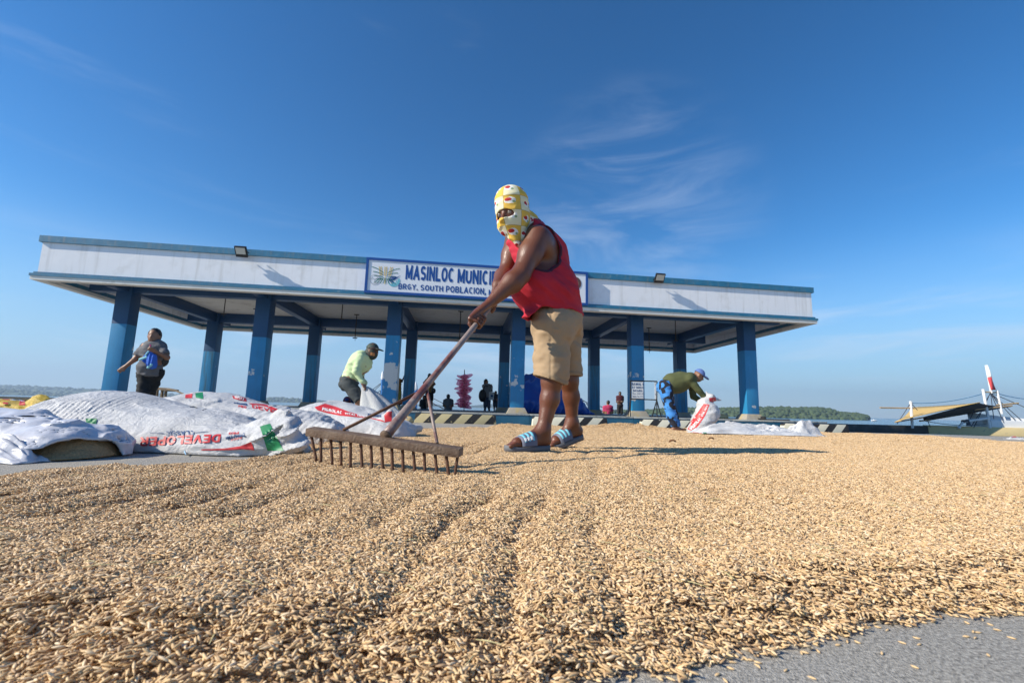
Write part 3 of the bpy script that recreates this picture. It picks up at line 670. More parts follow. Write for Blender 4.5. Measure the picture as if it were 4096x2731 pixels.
def rice_d(P):
    P3 = np.stack([P[:, 0], P[:, 1], P[:, 0] * 0], 1)
    wob = .022 * fbm(P3 * 6, 3, 3) * np.clip(P[:, 1], .3, 4) + .006 * fbm(P3 * 40, 2, 9)
    return poly_sd(P) + wob
def rice_h(P, d):
    x, y = P[:, 0], P[:, 1]; P3 = np.stack([x, y, x * 0], 1)
    h = RT * np.clip(d / (.10 + .03 * y), 0, 1) ** .8
    near = np.clip((4.2 - y) / 1.5, 0, 1)
    # furrows drawn towards the camera by the rake, wandering and broken
    wx = x - .13 * (y - 1.2) + .05 * fbm(P3 * 1.6, 3, 21) + .04 * np.sin(y * 1.7 + x)
    ph = wx / .155
    fur = np.abs((ph % 1) - .5) * 2
    brk = np.clip(.35 + 1.3 * fbm(P3 * 2.6 + 7, 2, 31), 0, 1)
    left = np.clip(.75 - .55 * x, .0, 1.1)
    h = h + near * np.clip(d / .1, 0, 1) * left * (-.015 * np.clip(1 - fur * 2.0, 0, 1) * brk + .004 * fur)
    h = h + np.clip(d / .1, 0, 1) * (.005 * fbm(P3 * 4, 3, 41) + .0015 * fbm(P3 * 19, 2, 51))
    h = h + np.clip(d / .2, 0, 1) * np.clip((y - 3.4) / 2, 0, 1) * .012 * fbm(P3 * [1.5, 3.5, 1], 3, 61)
    for c, r_, a in HEAPS:
        q_ = ((x - c[0]) / r_[0]) ** 2 + ((y - c[1]) / r_[1]) ** 2; h = h + a * np.exp(-q_ * 1.6) * (1 + .25 * fbm(P3 * 7, 2, 71))
    return np.maximum(h, .002)
def slope(y): return -0.0165 * np.maximum(0, y - 2.0)
ny_, nx_ = 330, 460
yy = .27 * (14.2 / .27) ** np.linspace(0, 1, ny_); kk = np.linspace(-1.75, 1.75, nx_)
gy, gk = np.meshgrid(yy, kk, indexing='ij'); gx = gk * gy
P2 = np.stack([gx.ravel(), gy.ravel()], 1); dd = rice_d(P2); hh = rice_h(P2, dd)
ok = (dd > 0).reshape(ny_, nx_); zz_ = slope(P2[:, 1]) + np.where(dd > 0, np.maximum(hh - .006, .001), .001)
idx = np.arange(ny_ * nx_).reshape(ny_, nx_)
qd = np.stack([idx[:-1, :-1], idx[:-1, 1:], idx[1:, 1:], idx[1:, :-1]], -1).reshape(-1, 4)
keep = (ok[:-1, :-1] | ok[:-1, 1:] | ok[1:, 1:] | ok[1:, :-1]).reshape(-1); qd = qd[keep]
us, inv = np.unique(qd, return_inverse=True); inv = inv.reshape(qd.shape)
M_rice = mat('rice_bed', (.66, .47, .27), .75, .12, 5, 0)
ns, ls, bs = nodes_of(M_rice)
_t = ns.new('ShaderNodeTexCoord')
def _noise(scale, det, vec): 
    n_ = ns.new('ShaderNodeTexNoise'); n_.inputs['Scale'].default_value = scale; n_.inputs['Detail'].default_value = det; ls.new(vec, n_.inputs['Vector']); return n_
_vo = ns.new('ShaderNodeTexVoronoi'); _vo.inputs['Scale'].default_value = 130; ls.new(_t.outputs['Object'], _vo.inputs['Vector'])
_na = _noise(160, 4, _t.outputs['Object'])
_mr = ns.new('ShaderNodeMapRange'); _mr.inputs['To Min'].default_value = .62; _mr.inputs['To Max'].default_value = 1.3; ls.new(_vo.outputs['Color'], _mr.inputs['Value'])
_mx = ns.new('ShaderNodeMix'); _mx.data_type = 'RGBA'; _mx.blend_type = 'MULTIPLY'; _mx.inputs['Factor'].default_value = 1
ls.new(bs.inputs['Base Color'].links[0].from_socket, _mx.inputs['A']); ls.new(_mr.outputs[0], _mx.inputs['B']); ls.new(_mx.outputs['Result'], bs.inputs['Base Color'])
_ad = ns.new('ShaderNodeMath'); _ad.operation = 'ADD'; ls.new(_vo.outputs['Distance'], _ad.inputs[0]); ls.new(_na.outputs['Fac'], _ad.inputs[1])
_bp = ns.new('ShaderNodeBump'); _bp.inputs['Strength'].default_value = .9; _bp.inputs['Distance'].default_value = .006; ls.new(_ad.outputs[0], _bp.inputs['Height']); ls.new(_bp.outputs[0], bs.inputs['Normal'])
rice = obj('rice', np_mesh(np.stack([P2[us, 0], P2[us, 1], zz_[us]], 1), inv, 'rice'), M_rice)
rice['kind'] = 'stuff'; tag(rice, 'unhusked rice grain spread and raked over the concrete to dry', 'rice')
# --- grains
M_grain = mat('rice_grain', (.58, .42, .26), .55, .0, 5, 0, spec=.35)
ns, ls, bs = nodes_of(M_grain)
_g = ns.new('ShaderNodeNewGeometry'); _o = ns.new('ShaderNodeObjectInfo')
_cr = ns.new('ShaderNodeValToRGB'); el = _cr.color_ramp.elements
el[0].position = 0; el[0].color = (.22, .13, .065, 1); el[1].position = 1; el[1].color = (.82, .65, .45, 1)
for p_, c_ in ((.13, (.42, .27, .15)), (.45, (.64, .43, .215)), (.8, (.73, .525, .30))):
    e_ = el.new(p_); e_.color = c_ + (1,)
ls.new(_g.outputs['Random Per Island'], _cr.inputs['Fac']); ls.new(_cr.outputs['Color'], bs.inputs['Base Color'])
def grain_arrays(n, spread, lift, rng, lmin=.0082, lmax=.0108, tilt=.28, r0=.0):
    """spindle-shaped husks lying around"""
    R5 = [(-1, .0), (-.72, .55), (-.2, 1.0), (.35, .92), (.78, .45), (1, 0)]; S = 5; V = []; Fq = []; T = []
    for g in range(n):
        Ln = rng.uniform(lmin, lmax) / 2; w = rng.uniform(.00125, .0016); th = w * .8
        a = rng.uniform(0, 2 * math.pi); t = rng.normal(0, tilt); rr = spread * math.sqrt(rng.uniform(r0, 1)); b_ = rng.uniform(0, 2 * math.pi)
        c = np.array([rr * math.cos(b_), rr * math.sin(b_), rng.uniform(0, lift) + w * .8])
        ax = np.array([math.cos(a) * math.cos(t), math.sin(a) * math.cos(t), math.sin(t)]); sd_ = np.array([-math.sin(a), math.cos(a), 0]); up_ = np.cross(ax, sd_)
        b0 = len(V); bend = rng.normal(0, .0004)
        V.append(c + ax * -Ln)
        for (s, r_) in R5[1:-1]:
            for k in range(S):
                q_ = 2 * math.pi * k / S; V.append(c + ax * s * Ln + sd_ * (w * r_ * math.cos(q_) + bend * (1 - s * s)) + up_ * th * r_ * math.sin(q_))
        V.append(c + ax * Ln); e_ = len(V) - 1
        for k in range(S):
            k2 = (k + 1) % S; T.append((b0, b0 + 1 + k2, b0 + 1 + k))
            for j in range(len(R5) - 3):
                i0 = b0 + 1 + j * S; T.append((i0 + k, i0 + k2, i0 + S + k2)); T.append((i0 + k, i0 + S + k2, i0 + S + k))
            i0 = b0 + 1 + (len(R5) - 3) * S; T.append((i0 + k, i0 + k2, e_))
    return np.array(V), np.array(T)
ccol = bpy.data.collections.new('grain clumps'); COL.children.link(ccol)
def surf_z(x, y):
    P = np.array([[x, y]]); return float(slope(P[:, 1])[0] + rice_h(P, rice_d(P))[0])
for k in range(6):
    Vg, Tg = grain_arrays(92, .029, .0045, RNG)
    me = np_mesh(Vg, Tg, 'grain_clump'); me.materials.append(M_grain)
    o = bpy.data.objects.new('grain_clump', me); ccol.objects.link(o); o.parent = rice; o['kind'] = 'stuff'
    gx0, gy0 = -.55 + k * .21, 1.05 + .06 * (k % 3); o.location = (gx0, gy0, surf_z(gx0, gy0))
def scatter(y0, y1, dens, seed, scl):
    rng = np.random.default_rng(seed); out = []
    sp = 1 / math.sqrt(dens); gx_, gy_ = np.meshgrid(np.arange(-1.3 * y1 - .15, 1.3 * y1 + .15, sp), np.arange(y0, y1, sp))   # jittered grid: no bald spots
    x = gx_.ravel() + rng.uniform(-.5, .5, gx_.size) * sp; y = gy_.ravel() + rng.uniform(-.5, .5, gx_.size) * sp
    vis = np.abs(x) < 1.24 * y + .12
    P = np.stack([x, y], 1)[vis]; d = rice_d(P); k = d > -.004 ; P, d = P[k], d[k]
    e = .012; h0 = rice_h(P, d)
    hx = rice_h(P + [e, 0], d) - rice_h(P - [e, 0], d); hy = rice_h(P + [0, e], d) - rice_h(P - [0, e], d)
    nrm = np.stack([-hx / (2 * e), -hy / (2 * e), np.ones(len(P))], 1)
    nrm[:, :2] = np.clip(nrm[:, :2], -.8, .8)
    z = slope(P[:, 1]) + h0
    tx = np.arctan2(-nrm[:, 1], 1.0); ty = np.arctan2(nrm[:, 0], 1.0)
    rz = rng.uniform(0, 2 * math.pi, len(P))
    # euler: spin about z, then tilt to the slope
    rot = []
    for a, b_, c in zip(tx, ty, rz):
        rot.append((Matrix.Rotation(b_, 3, 'Y') @ Matrix.Rotation(a, 3, 'X') @ Matrix.Rotation(c, 3, 'Z')).to_euler())
    s = np.full(len(P), scl) * rng.uniform(.92, 1.1, len(P))
    return np.stack([P[:, 0], P[:, 1], z - .0015], 1), np.array([tuple(r_) for r_ in rot]), s
sets = [scatter(.27, .9, 1500, 3, 1.14), scatter(.9, 2.7, 1080, 1, 1.1), scatter(2.7, 6.2, 560, 2, 1.35), scatter(6.2, 11.5, 240, 4, 2.0)]
pts = np.concatenate([s[0] for s in sets]); rots = np.concatenate([s[1] for s in sets]); scs = np.concatenate([s[2] for s in sets])
me = bpy.data.meshes.new('grain_cover'); me.vertices.add(len(pts)); me.vertices.foreach_set('co', pts.astype(np.float32).ravel()); me.update()
at = me.attributes.new('rot', 'FLOAT_VECTOR', 'POINT'); at.data.foreach_set('vector', rots.astype(np.float32).ravel())
at = me.attributes.new('scl', 'FLOAT', 'POINT'); at.data.foreach_set('value', scs.astype(np.float32))
at = me.attributes.new('pick', 'INT', 'POINT'); at.data.foreach_set('value', RNG.integers(0, 6, len(pts)).astype(np.int32))
cover = obj('grain_cover', me, M_grain, rice); cover['kind'] = 'stuff'
gn = bpy.data.node_groups.new('scatter_grains', 'GeometryNodeTree')
gn.interface.new_socket('Geometry', in_out='INPUT', socket_type='NodeSocketGeometry'); gn.interface.new_socket('Geometry', in_out='OUTPUT', socket_type='NodeSocketGeometry')
gi = gn.nodes.new('NodeGroupInput'); go = gn.nodes.new('NodeGroupOutput'); ip = gn.nodes.new('GeometryNodeInstanceOnPoints')
ci = gn.nodes.new('GeometryNodeCollectionInfo'); ci.inputs['Collection'].default_value = ccol; ci.inputs['Separate Children'].default_value = True; ci.inputs['Reset Children'].default_value = True
def natt(nm, ty):
    a = gn.nodes.new('GeometryNodeInputNamedAttribute'); a.data_type = ty; a.inputs['Name'].default_value = nm; return a.outputs['Attribute']
gn.links.new(gi.outputs[0], ip.inputs['Points']); gn.links.new(ci.outputs[0], ip.inputs['Instance']); ip.inputs['Pick Instance'].default_value = True
e2r = gn.nodes.new('FunctionNodeEulerToRotation'); gn.links.new(natt('rot', 'FLOAT_VECTOR'), e2r.inputs[0]); gn.links.new(e2r.outputs[0], ip.inputs['Rotation'])
gn.links.new(natt('pick', 'INT'), ip.inputs['Instance Index']); gn.links.new(natt('scl', 'FLOAT'), ip.inputs['Scale']); gn.links.new(ip.outputs[0], go.inputs[0])
md = cover.modifiers.new('grains', 'NODES'); md.node_group = gn
# --- single grains that rolled out onto the concrete
gm = []
for k in range(4):
    Vg, Tg = grain_arrays(1, .0, .0, RNG, tilt=.03); Vg[:, :2] -= Vg[:, :2].mean(0); me = np_mesh(Vg, Tg, 'rice_grain'); me.materials.append(M_grain); gm.append(me)
rg = random.Random(11); cnt = 0
for _ in range(6000):
    if cnt >= 130: break
    x_, y_ = (rg.uniform(2350, 4080), rg.uniform(2440, 2725)) if rg.random() < .8 else (rg.uniform(380, 1250), rg.uniform(1800, 1850))
    P = pg(x_, y_); d = float(rice_d(np.array([P[:2]]))[0])
    if d > -.003 or rg.random() > math.exp(d / .03): continue
    o = obj('rice_grain', gm[cnt % 4]); o.location = (P[0], P[1], G(P[1]) + .0002); o.rotation_euler = (0, 0, rg.uniform(0, 6.28)); o.scale = (1.05,) * 3
    tag(o, 'single rice grain lying loose on bare concrete beside the spread rice', 'rice grain', 'loose grains on the bare concrete'); cnt += 1

# --- bits of straw and chaff among the grain
q = MB(); rs = np.random.default_rng(17)
for _ in range(420):
    y = .5 + 3.2 * rs.random() ** 1.3; x = rs.uniform(-1.15, 1.15) * y; P = np.array([[x, y]])
    if rice_d(P)[0] < .02: continue
    a = rs.uniform(0, 6.28); l_ = rs.uniform(.006, .022); z = surf_z(x, y) + .007
    q.tube([(x - l_ * math.cos(a), y - l_ * math.sin(a), z), (x, y, z + .002), (x + l_ * math.cos(a), y + l_ * math.sin(a), z + rs.uniform(-.002, .006))], [.0005, .0008, .0004], 4)
o = q.build('chaff', mat('straw_chaff', (.5, .43, .22), .7, .5, 60), rice); o['kind'] = 'stuff'

# ------------------------------------------------------------------ rake
M_rust = mat('rusty_steel', (.115, .07, .045), .7, .45, 30, .4, 120, dirt=(.2, .15, .11), dscale=14, dmin=.45, dmax=.75)
M_tine = mat('rusty_tine', (.10, .042, .02), .75, .4, 40, .4, 150)
M_pipe = mat('worn_painted_pipe', (.26, .20, .175), .45, .3, 18, .25, 90, dirt=(.16, .05, .042), dscale=7, dmin=.45, dmax=.6)
rk = thing('rake', 'rusty wide-headed steel rake with fifteen tines on the rice', 'rake')
bLt, bRt = px(1222, 1712, 1.74), px(1836, 1797, 1.60)
bd = unit(bRt - bLt); bside = unit(np.cross(EZ, bd)); bup = unit(np.cross(bd, bside)); bLen = np.linalg.norm(bRt - bLt)
tip = .12; bs_ = unit(bside * math.cos(tip) + bup * math.sin(tip)); bu_ = unit(np.cross(bd, bs_))
q = MB(); q.box(bLt, bd * bLen, bs_ * .05, -bu_ * .03); q.build('head_bar', M_rust, rk, bevel=.004)
for k in range(15):
    f = (k + .5) / 15; f = .018 + .964 * k / 14
    base = bLt + bd * bLen * f + bs_ * .022 - bu_ * .03
    lean = .26 if k == 0 else (-.22 if k == 14 else RNG.normal(.05, .04))
    g0 = surf_z(base[0], base[1]); end = base + bd * lean * .09 + np.array([.012, -.012, 0])
    end[2] = max(g0 - .010, min(base[2] - .092, g0 + .055)) + RNG.uniform(-.004, .003)
    q = MB(); nrm = 10; pts_ = [base + (end - base) * t for t in np.linspace(0, 1, nrm)]
    q.tube(pts_, [.0052 + .0005 * (i % 2) for i in range(nrm)], 8); q.build('tine', M_tine, rk, smooth=True)
h0 = bLt + bd * bLen * .515 + bs_ * .03 + bu_ * .004
HND = px(1912, 1288, 2.34)
hax = unit(HND - h0); HR = .0145
hend = HND + hax * .27
q = MB(); q.tube([h0 + (hend - h0) * t for t in np.linspace(0, 1, 24)], [.0195 - .005 * min(1, t * 3) - .0005 * t for t in np.linspace(0, 1, 24)], 16)
q.build('handle', M_pipe, rk, smooth=True)
q = MB(); q.tube([h0 - hax * .001, h0 + hax * .006], .0225, 16); q.build('weld_bead', M_rust, rk, smooth=True)
jn = h0 + (HND - h0) * .36
for f in (.215, .84):
    q = MB(); q.tube([jn - EZ * .012, bLt + bd * bLen * f + bs_ * .04 + bu_ * .002], .0062, 10); q.build('brace', M_tine if f < .5 else M_pipe, rk, smooth=True)
# ------------------------------------------------------------------ the person raking
M_skin = mat('brown_skin', (.135, .043, .018), .42, .22, 9, .25, 160, spec=.55, sub=.08)
ns, ls, bs = nodes_of(M_skin)
_t = ns.new('ShaderNodeTexCoord'); _n = ns.new('ShaderNodeTexNoise'); _n.inputs['Scale'].default_value = 7; _n.inputs['Detail'].default_value = 4; ls.new(_t.outputs['Object'], _n.inputs['Vector'])
_r = ns.new('ShaderNodeMapRange'); _r.inputs['From Min'].default_value = .35; _r.inputs['From Max'].default_value = .65; _r.inputs['To Min'].default_value = .3; _r.inputs['To Max'].default_value = .58; ls.new(_n.outputs['Fac'], _r.inputs['Value']); ls.new(_r.outputs[0], bs.inputs['Roughness'])
bs.inputs['Coat Weight'].default_value = .1; bs.inputs['Coat Roughness'].default_value = .22
M_red = mat('red_cotton', (.45, .013, .034), .85, .1, 4, .2, 260)
M_kha = mat('khaki_cotton', (.37, .26, .155), .88, .1, 5, .25, 320)
def grip(c, a, p, q_, wrist, rh, index_sign=1):
    """closed hand on a pole: c on the axis, a along it, p towards the palm, fingers wrap p -> q_"""
    def at(off, ang, r): return c + a * off + (p * math.cos(ang) + q_ * math.sin(ang)) * r
    pr = []; fr = .0089
    for i, (end, k) in enumerate(((205, 1.0), (218, 1.04), (208, 1.0), (188, .88))):
        off = index_sign * (.035 - i * .0238); K = at(off, math.radians(-22), rh + .024)
        W = wrist + a * off * .55
        pr.append(cap_(W, K, .019, .0142, .012))
        prev = K; rr = fr * k
        for ang, sc_ in ((38, 1.0), (100, .97), (158, .93), (end, .82)):
            nx = at(off * 1.04, math.radians(ang), rh + rr * .95); pr.append(cap_(prev, nx, rr * (1.1 if prev is K else 1), rr * sc_, .004)); prev = nx
    t0 = wrist * .45 + at(index_sign * .03, math.radians(-50), rh + .02) * .55
    prev = at(index_sign * .044, math.radians(-72), rh + .016); pr.append(cap_(t0, prev, .017, .0125, .01))
    for ang, o_ in ((-115, .055), (-150, .066)):
        nx = at(index_sign * o_, math.radians(ang), rh + .0105); pr.append(cap_(prev, nx, .0118, .0105, .004)); prev = nx
    return pr
man = thing('person', 'person in red tank top, khaki shorts and patterned head cover raking rice', 'person')
HD = px(2050, 842, 2.60); FACE = unit([-.55, -.80, -.12]); HUP = unit([-.12, -.10, 1.0]); HM = frame(HUP, np.cross(FACE, HUP)); # rows: right?, fwd, up
HX, HY, HZ = HM
if HY @ FACE < 0: HX, HY = -HX, -HY
HM = np.array([HX, HY, HZ])
shL, shR = px(2150, 955, 2.60), px(2062, 962, 2.92)
elL, elR = px(2082, 1100, 2.50), px(2022, 1095, 2.84)
cL = HND + hax * .012; cR = HND + hax * .225
pv = unit(EZ - hax * (EZ @ hax)); qv = np.cross(hax, pv); qv = qv if qv @ (CAMP - HND) > 0 else -qv
ang = math.radians(18); pL = unit(pv * math.cos(ang) - qv * math.sin(ang))
wL = px(1966, 1206, 2.42); wR = cR + pv * .075 + hax * .055 + np.array([.02, .03, .02])
chest, belly, pelv = px(2172, 1030, 2.80), px(2190, 1160, 2.80), px(2232, 1275, 2.87)
neckb = px(2118, 915, 2.76)
hipL, hipR = px(2212, 1305, 2.78), px(2250, 1300, 2.98)
knL, knR = px(2208, 1520, 2.73), px(2276, 1520, 3.0)
anL, anR = px(2172, 1720, 2.71), px(2288, 1690, 3.06)
def R_(v): return np.asarray(v, float)
torso = [cap_(chest, belly, .146, .154, .05), cap_(belly, pelv, .154, .147, .06),
         cap_(shL * .72 + chest * .28, shR * .72 + chest * .28, .098, .098, .06),
         cap_(neckb + EZ * .0, chest, .085, .12, .06),
         ell_(px(2125, 1140, 2.72), (.12, .13, .14), None, .06)]
M_up = []
legs = [cap_(hipL, knL, .098, .066, .04), cap_(hipR, knR, .098, .064, .04),
        cap_(knL, knL * .62 + anL * .38 + R_([.008, .01, 0]), .057, .055, .03), cap_(knL * .62 + anL * .38 + R_([.008, .01, 0]), anL, .055, .036, .03),
        cap_(knR, knR * .62 + anR * .38 + R_([.008, .01, 0]), .054, .052, .03), cap_(knR * .62 + anR * .38 + R_([.008, .01, 0]), anR, .052, .035, .03)]
def foot(an, heel, ball, sole_up, side):
    heel, ball = R_(heel), R_(ball); d = unit(ball - heel); pr = [cap_(an, heel + sole_up * .04, .037, .036, .03), cap_(an, ball * .55 + heel * .45 + sole_up * .045, .036, .034, .03),
        cap_(ball * .55 + heel * .45 + sole_up * .04, ball + sole_up * .024, .036, .026, .03), cap_(heel + sole_up * .034, ball + sole_up * .022, .033, .028, .03)]
    for i, (o_, l_, r_) in enumerate(((-.036, .060, .0135), (-.014, .062, .0098), (.005, .056, .0092), (.022, .048, .0088), (.038, .037, .0085))):
        b_ = ball + side * o_ * .9 + sole_up * .018; e_ = ball + side * o_ + d * l_ + sole_up * .013
        pr.append(cap_(b_, (b_ + e_) / 2 + sole_up * .006, r_ * 1.1, r_, .006)); pr.append(cap_((b_ + e_) / 2 + sole_up * .006, e_, r_, r_ * .95, .004))
    return pr
SUP = EZ
gzf = surf_z(*px(2110, 1795, 2.66)[:2])
heelF = px(2178, 1774, 2.72); ballF = px(2068, 1776, 2.63); heelF[2] = gzf + .030; ballF[2] = gzf + .026
dF = unit(ballF - heelF); sF = unit(np.cross(dF, EZ)); sF = sF
heelB = px(2312, 1742, 3.10); ballB = px(2226, 1772, 3.02); gzb = surf_z(ballB[0], ballB[1]); ballB[2] = gzb + .026; heelB[2] = gzb + .075
dB = unit(ballB - heelB); sB = unit(np.cross(dB, EZ)); uB = unit(np.cross(sB, dB))
feet = foot(anL, heelF, ballF, unit(np.cross(sF, dF)), sF) + foot(anR, heelB, ballB, uB, sB)
def sub(a, b, t): return a + (b - a) * t
arms = [cap_(shL, sub(shL, elL, .45), .080, .068, .03), cap_(sub(shL, elL, .45), elL, .068, .051, .03), cap_(elL, sub(elL, wL, .28), .051, .056, .03), cap_(sub(elL, wL, .28), wL, .056, .031, .03),
        cap_(shR, sub(shR, elR, .45), .072, .060, .03), cap_(sub(shR, elR, .45), elR, .060, .046, .03), cap_(elR, sub(elR, wR, .28), .046, .050, .03), cap_(sub(elR, wR, .28), wR, .055, .032, .03)]
hands = grip(cL, -hax, pL, qv, wL, HR, 1) + grip(cR, -hax, pv, -qv, wR, HR - .001, 1)
headp = [ell_(HD, (.082, .100, .122), HM, .03), ell_(HD - HZ * .055 + HY * .028, (.058, .066, .072), HM, .03), cap_(HD - HZ * .07 - HY * .01, neckb, .062, .07, .03),
         cap_(HD + HY * .098 - HZ * .04, HD + HY * .116 - HZ * .078, .010, .016, .014), cap_(HD + HY * .09 + HX * .035 - HZ * .02, HD + HY * .09 - HX * .035 - HZ * .02, .012, .012, .015)]
body = torso + legs + feet + arms + headp + hands
def body_disp(P):
    d = P * 0
    s1 = 0
    for sg_ in (-1, 1):                                # eye sockets
        c = (HD + HY * .096 + HX * .035 * sg_ - HZ * .04).astype(np.float32)
        s1 = s1 + .010 * np.exp(-((P - c) ** 2).sum(1) / .016 ** 2)
    return s1
blob('body', body, .0054, M_skin, man, disp=body_disp, smooth=2)
M_eye = mat('eye', (.05, .035, .03), .2, 0); M_eyew = mat('shaded_eye_white', (.25, .2, .17), .3)  # eye white darkened: shade inside the head-cover slit is put into its colour
for sg_ in (-1, 1):
    c = HD + HY * .088 + HX * .035 * sg_ - HZ * .04
    e = blob('eye', [ell_(c, (.0135, .0115, .0065), HM)], .003, M_eyew, man, smooth=1)
    blob('iris', [ell_(c + HY * .0085, (.006, .0045, .006), HM)], .0016, M_eye, e, smooth=1)
# tank top
zhem = px(2240, 1252, 2.8)[2]
xt = px(2165, 1252, 2.75)[0]
ARM = frame(unit(shL - shR), EZ)
def shirt_cut(P):
    hz = zhem - .02 * np.clip((xt - P[:, 0]) / .05, 0, 1) - .05 * np.clip((xt - P[:, 0]) / .08, 0, 1) ** 2 + .006 * np.sin(P[:, 0] * 40)
    c = hz - P[:, 2]
    dl = np.sqrt((((P - (shL + unit(shL - shR) * .03 + R_([.035, 0, -.045]))) / [1.15, 1.0, 1.2]) ** 2).sum(1)) - .118      # near armhole
    dr = np.sqrt((((P - (shR + unit(shR - shL) * .04 - EZ * .03)) / [1, 1, 1.2]) ** 2).sum(1)) - .115
    c = np.maximum(c, -dl); c = np.maximum(c, -dr)
    nk = neckb + HY * .10 - EZ * .02                     # scoop neck
    dn = np.sqrt((((P - nk) / [1, 1, 1.5]) ** 2).sum(1)) - .082
    c = np.maximum(c, -dn)
    nk2 = neckb + EZ * .05
    return np.maximum(c, -(np.sqrt(((P - nk2) ** 2).sum(1)) - .088))
def shirt_disp(P):
    t = np.clip((P[:, 2] - zhem) / .35, 0, 1)
    a = P[:, 0] * .55 + P[:, 2] * .85; b_ = P[:, 0] * .8 - P[:, 2] * .6
    w = fbm(np.stack([a * 16, b_ * 4, P[:, 1] * 5], 1), 3, 5) * .016 + fbm(np.stack([a * 40, b_ * 8, P[:, 1] * 8], 1), 2, 8) * .0025
    low = np.clip(1 - (P[:, 2] - zhem) / .10, 0, 1)
    return w - .012 * low
tank = torso + [cap_(px(2165, 1240, 2.74), px(2130, 1272, 2.66), .07, .035, .05)]
blob('tank_top', tank, .0056, M_red, man, inflate=.014, cut=shirt_cut, disp=shirt_disp, shell=.013, smooth=2)
# shorts
zk = px(2212, 1520, 2.73)[2]
def short_cut(P):
    hz = zk + .014 - .30 * np.clip(P[:, 0] - px(2160, 1515, 2.73)[0], -.05, .14) * (P[:, 1] < 2.87) + .03 * (P[:, 1] >= 2.87)
    return np.maximum(hz - P[:, 2], P[:, 2] - (zhem + .06))
def short_disp(P):
    w = fbm(np.stack([P[:, 0] * 9 + P[:, 2] * 3, P[:, 1] * 9, P[:, 2] * 14], 1), 3, 15) * .012
    pk = px(2225, 1300, 2.68); dpk = np.abs((P[:, 0] - pk[0]) * .9 + (P[:, 2] - pk[2]) * .35 + .01); w = w + .008 * np.exp(-(dpk / .012) ** 2) * (P[:, 2] > pk[2] - .03) * (P[:, 1] < 2.8)
    sm = np.abs(P[:, 0] - (px(2205, 1400, 2.63)[0])); return w + .004 * np.exp(-(sm / .006) ** 2) * (P[:, 1] < 2.7)
shorts = [cap_(px(2225, 1275, 2.84), hipL, .150, .135, .05), cap_(px(2240, 1275, 2.9), hipR, .145, .13, .05), cap_(hipL, knL - EZ * .06 + R_([-.004, 0, 0]), .122, .098, .04), cap_(hipR, knR - EZ * .05, .118, .095, .04)]
sh = blob('shorts', shorts, .0056, M_kha, man, cut=short_cut, disp=short_disp, shell=.012, smooth=2)
blob('hem', shorts, .0056, mat('khaki_hem', (.34, .235, .135), .9, .1, 5, .25, 320), man, inflate=.0035, cut=lambda P: np.maximum(np.maximum(short_cut(P), -(short_cut(P) + .027)), P[:, 2] - (zk + .1)), disp=short_disp, shell=.012, smooth=2)
def bind_cut(P):
    dl = np.sqrt((((P - (shL + unit(shL - shR) * .03 + R_([.035, 0, -.045]))) / [1.15, 1.0, 1.2]) ** 2).sum(1)) - .118
    return np.maximum(np.maximum(np.abs(dl - .006) - .008, shirt_cut(P)), zhem + .1 - P[:, 2])
blob('armhole_binding', tank, .0056, mat('dark_binding', (.06, .012, .03), .85), man, inflate=.0165, cut=bind_cut, disp=shirt_disp, shell=.014, smooth=2)
# patterned head cover
M_hood = bpy.data.materials.new('patterned_head_cover'); M_hood.use_nodes = True
ns, ls, bs = nodes_of(M_hood); bs.inputs['Roughness'].default_value = .8
t = ns.new('ShaderNodeTexCoord'); s = ns.new('ShaderNodeSeparateXYZ'); ls.new(t.outputs['Object'], s.inputs[0])
def mth(op, a, b_=None, c=None):
    n_ = ns.new('ShaderNodeMath'); n_.operation = op
    for i, v in enumerate((a, b_, c)):
        if v is None: continue
        if isinstance(v, (int, float)): n_.inputs[i].default_value = v
        else: ls.new(v, n_.inputs[i])
    return n_.outputs[0]
U_ = mth('MULTIPLY', mth('ARCTAN2', s.outputs['X'], s.outputs['Y']), .09); V_ = s.outputs['Z']
cs = .088
fu = mth('FRACT', mth('MULTIPLY_ADD', U_, 1 / cs, 20.15)); fv = mth('FRACT', mth('MULTIPLY_ADD', V_, 1 / cs, 20.35))
iu = mth('FLOOR', mth('MULTIPLY_ADD', U_, 1 / cs, 20.15)); iv = mth('FLOOR', mth('MULTIPLY_ADD', V_, 1 / cs, 20.35))
par = mth('MODULO', mth('ADD', iu, iv), 2.0)
def mixc(f, a, b_):
    n_ = ns.new('ShaderNodeMix'); n_.data_type = 'RGBA'; ls.new(f, n_.inputs['Factor'])
    for k_, v in (('A', a), ('B', b_)):
        if isinstance(v, tuple): n_.inputs[k_].default_value = v + (1,)
        else: ls.new(v, n_.inputs[k_])
    return n_.outputs['Result']
wn = ns.new('ShaderNodeTexWhiteNoise'); wn.noise_dimensions = '2D'; cbn = ns.new('ShaderNodeCombineXYZ'); ls.new(iu, cbn.inputs[0]); ls.new(iv, cbn.inputs[1]); ls.new(cbn.outputs[0], wn.inputs['Vector']); wsx = ns.new('ShaderNodeSeparateColor'); ls.new(wn.outputs['Color'], wsx.inputs[0])
fu = mth('ADD', fu, mth('MULTIPLY_ADD', wsx.outputs[0], .3, -.15)); fv0 = fv; fv = mth('ADD', fv, mth('MULTIPLY_ADD', wsx.outputs[1], .26, -.13))
nzz = ns.new('ShaderNodeTexNoise'); nzz.inputs['Scale'].default_value = 55; ls.new(t.outputs['Object'], nzz.inputs['Vector']); wob_ = mth('MULTIPLY_ADD', nzz.outputs['Fac'], 1.6, -.8)
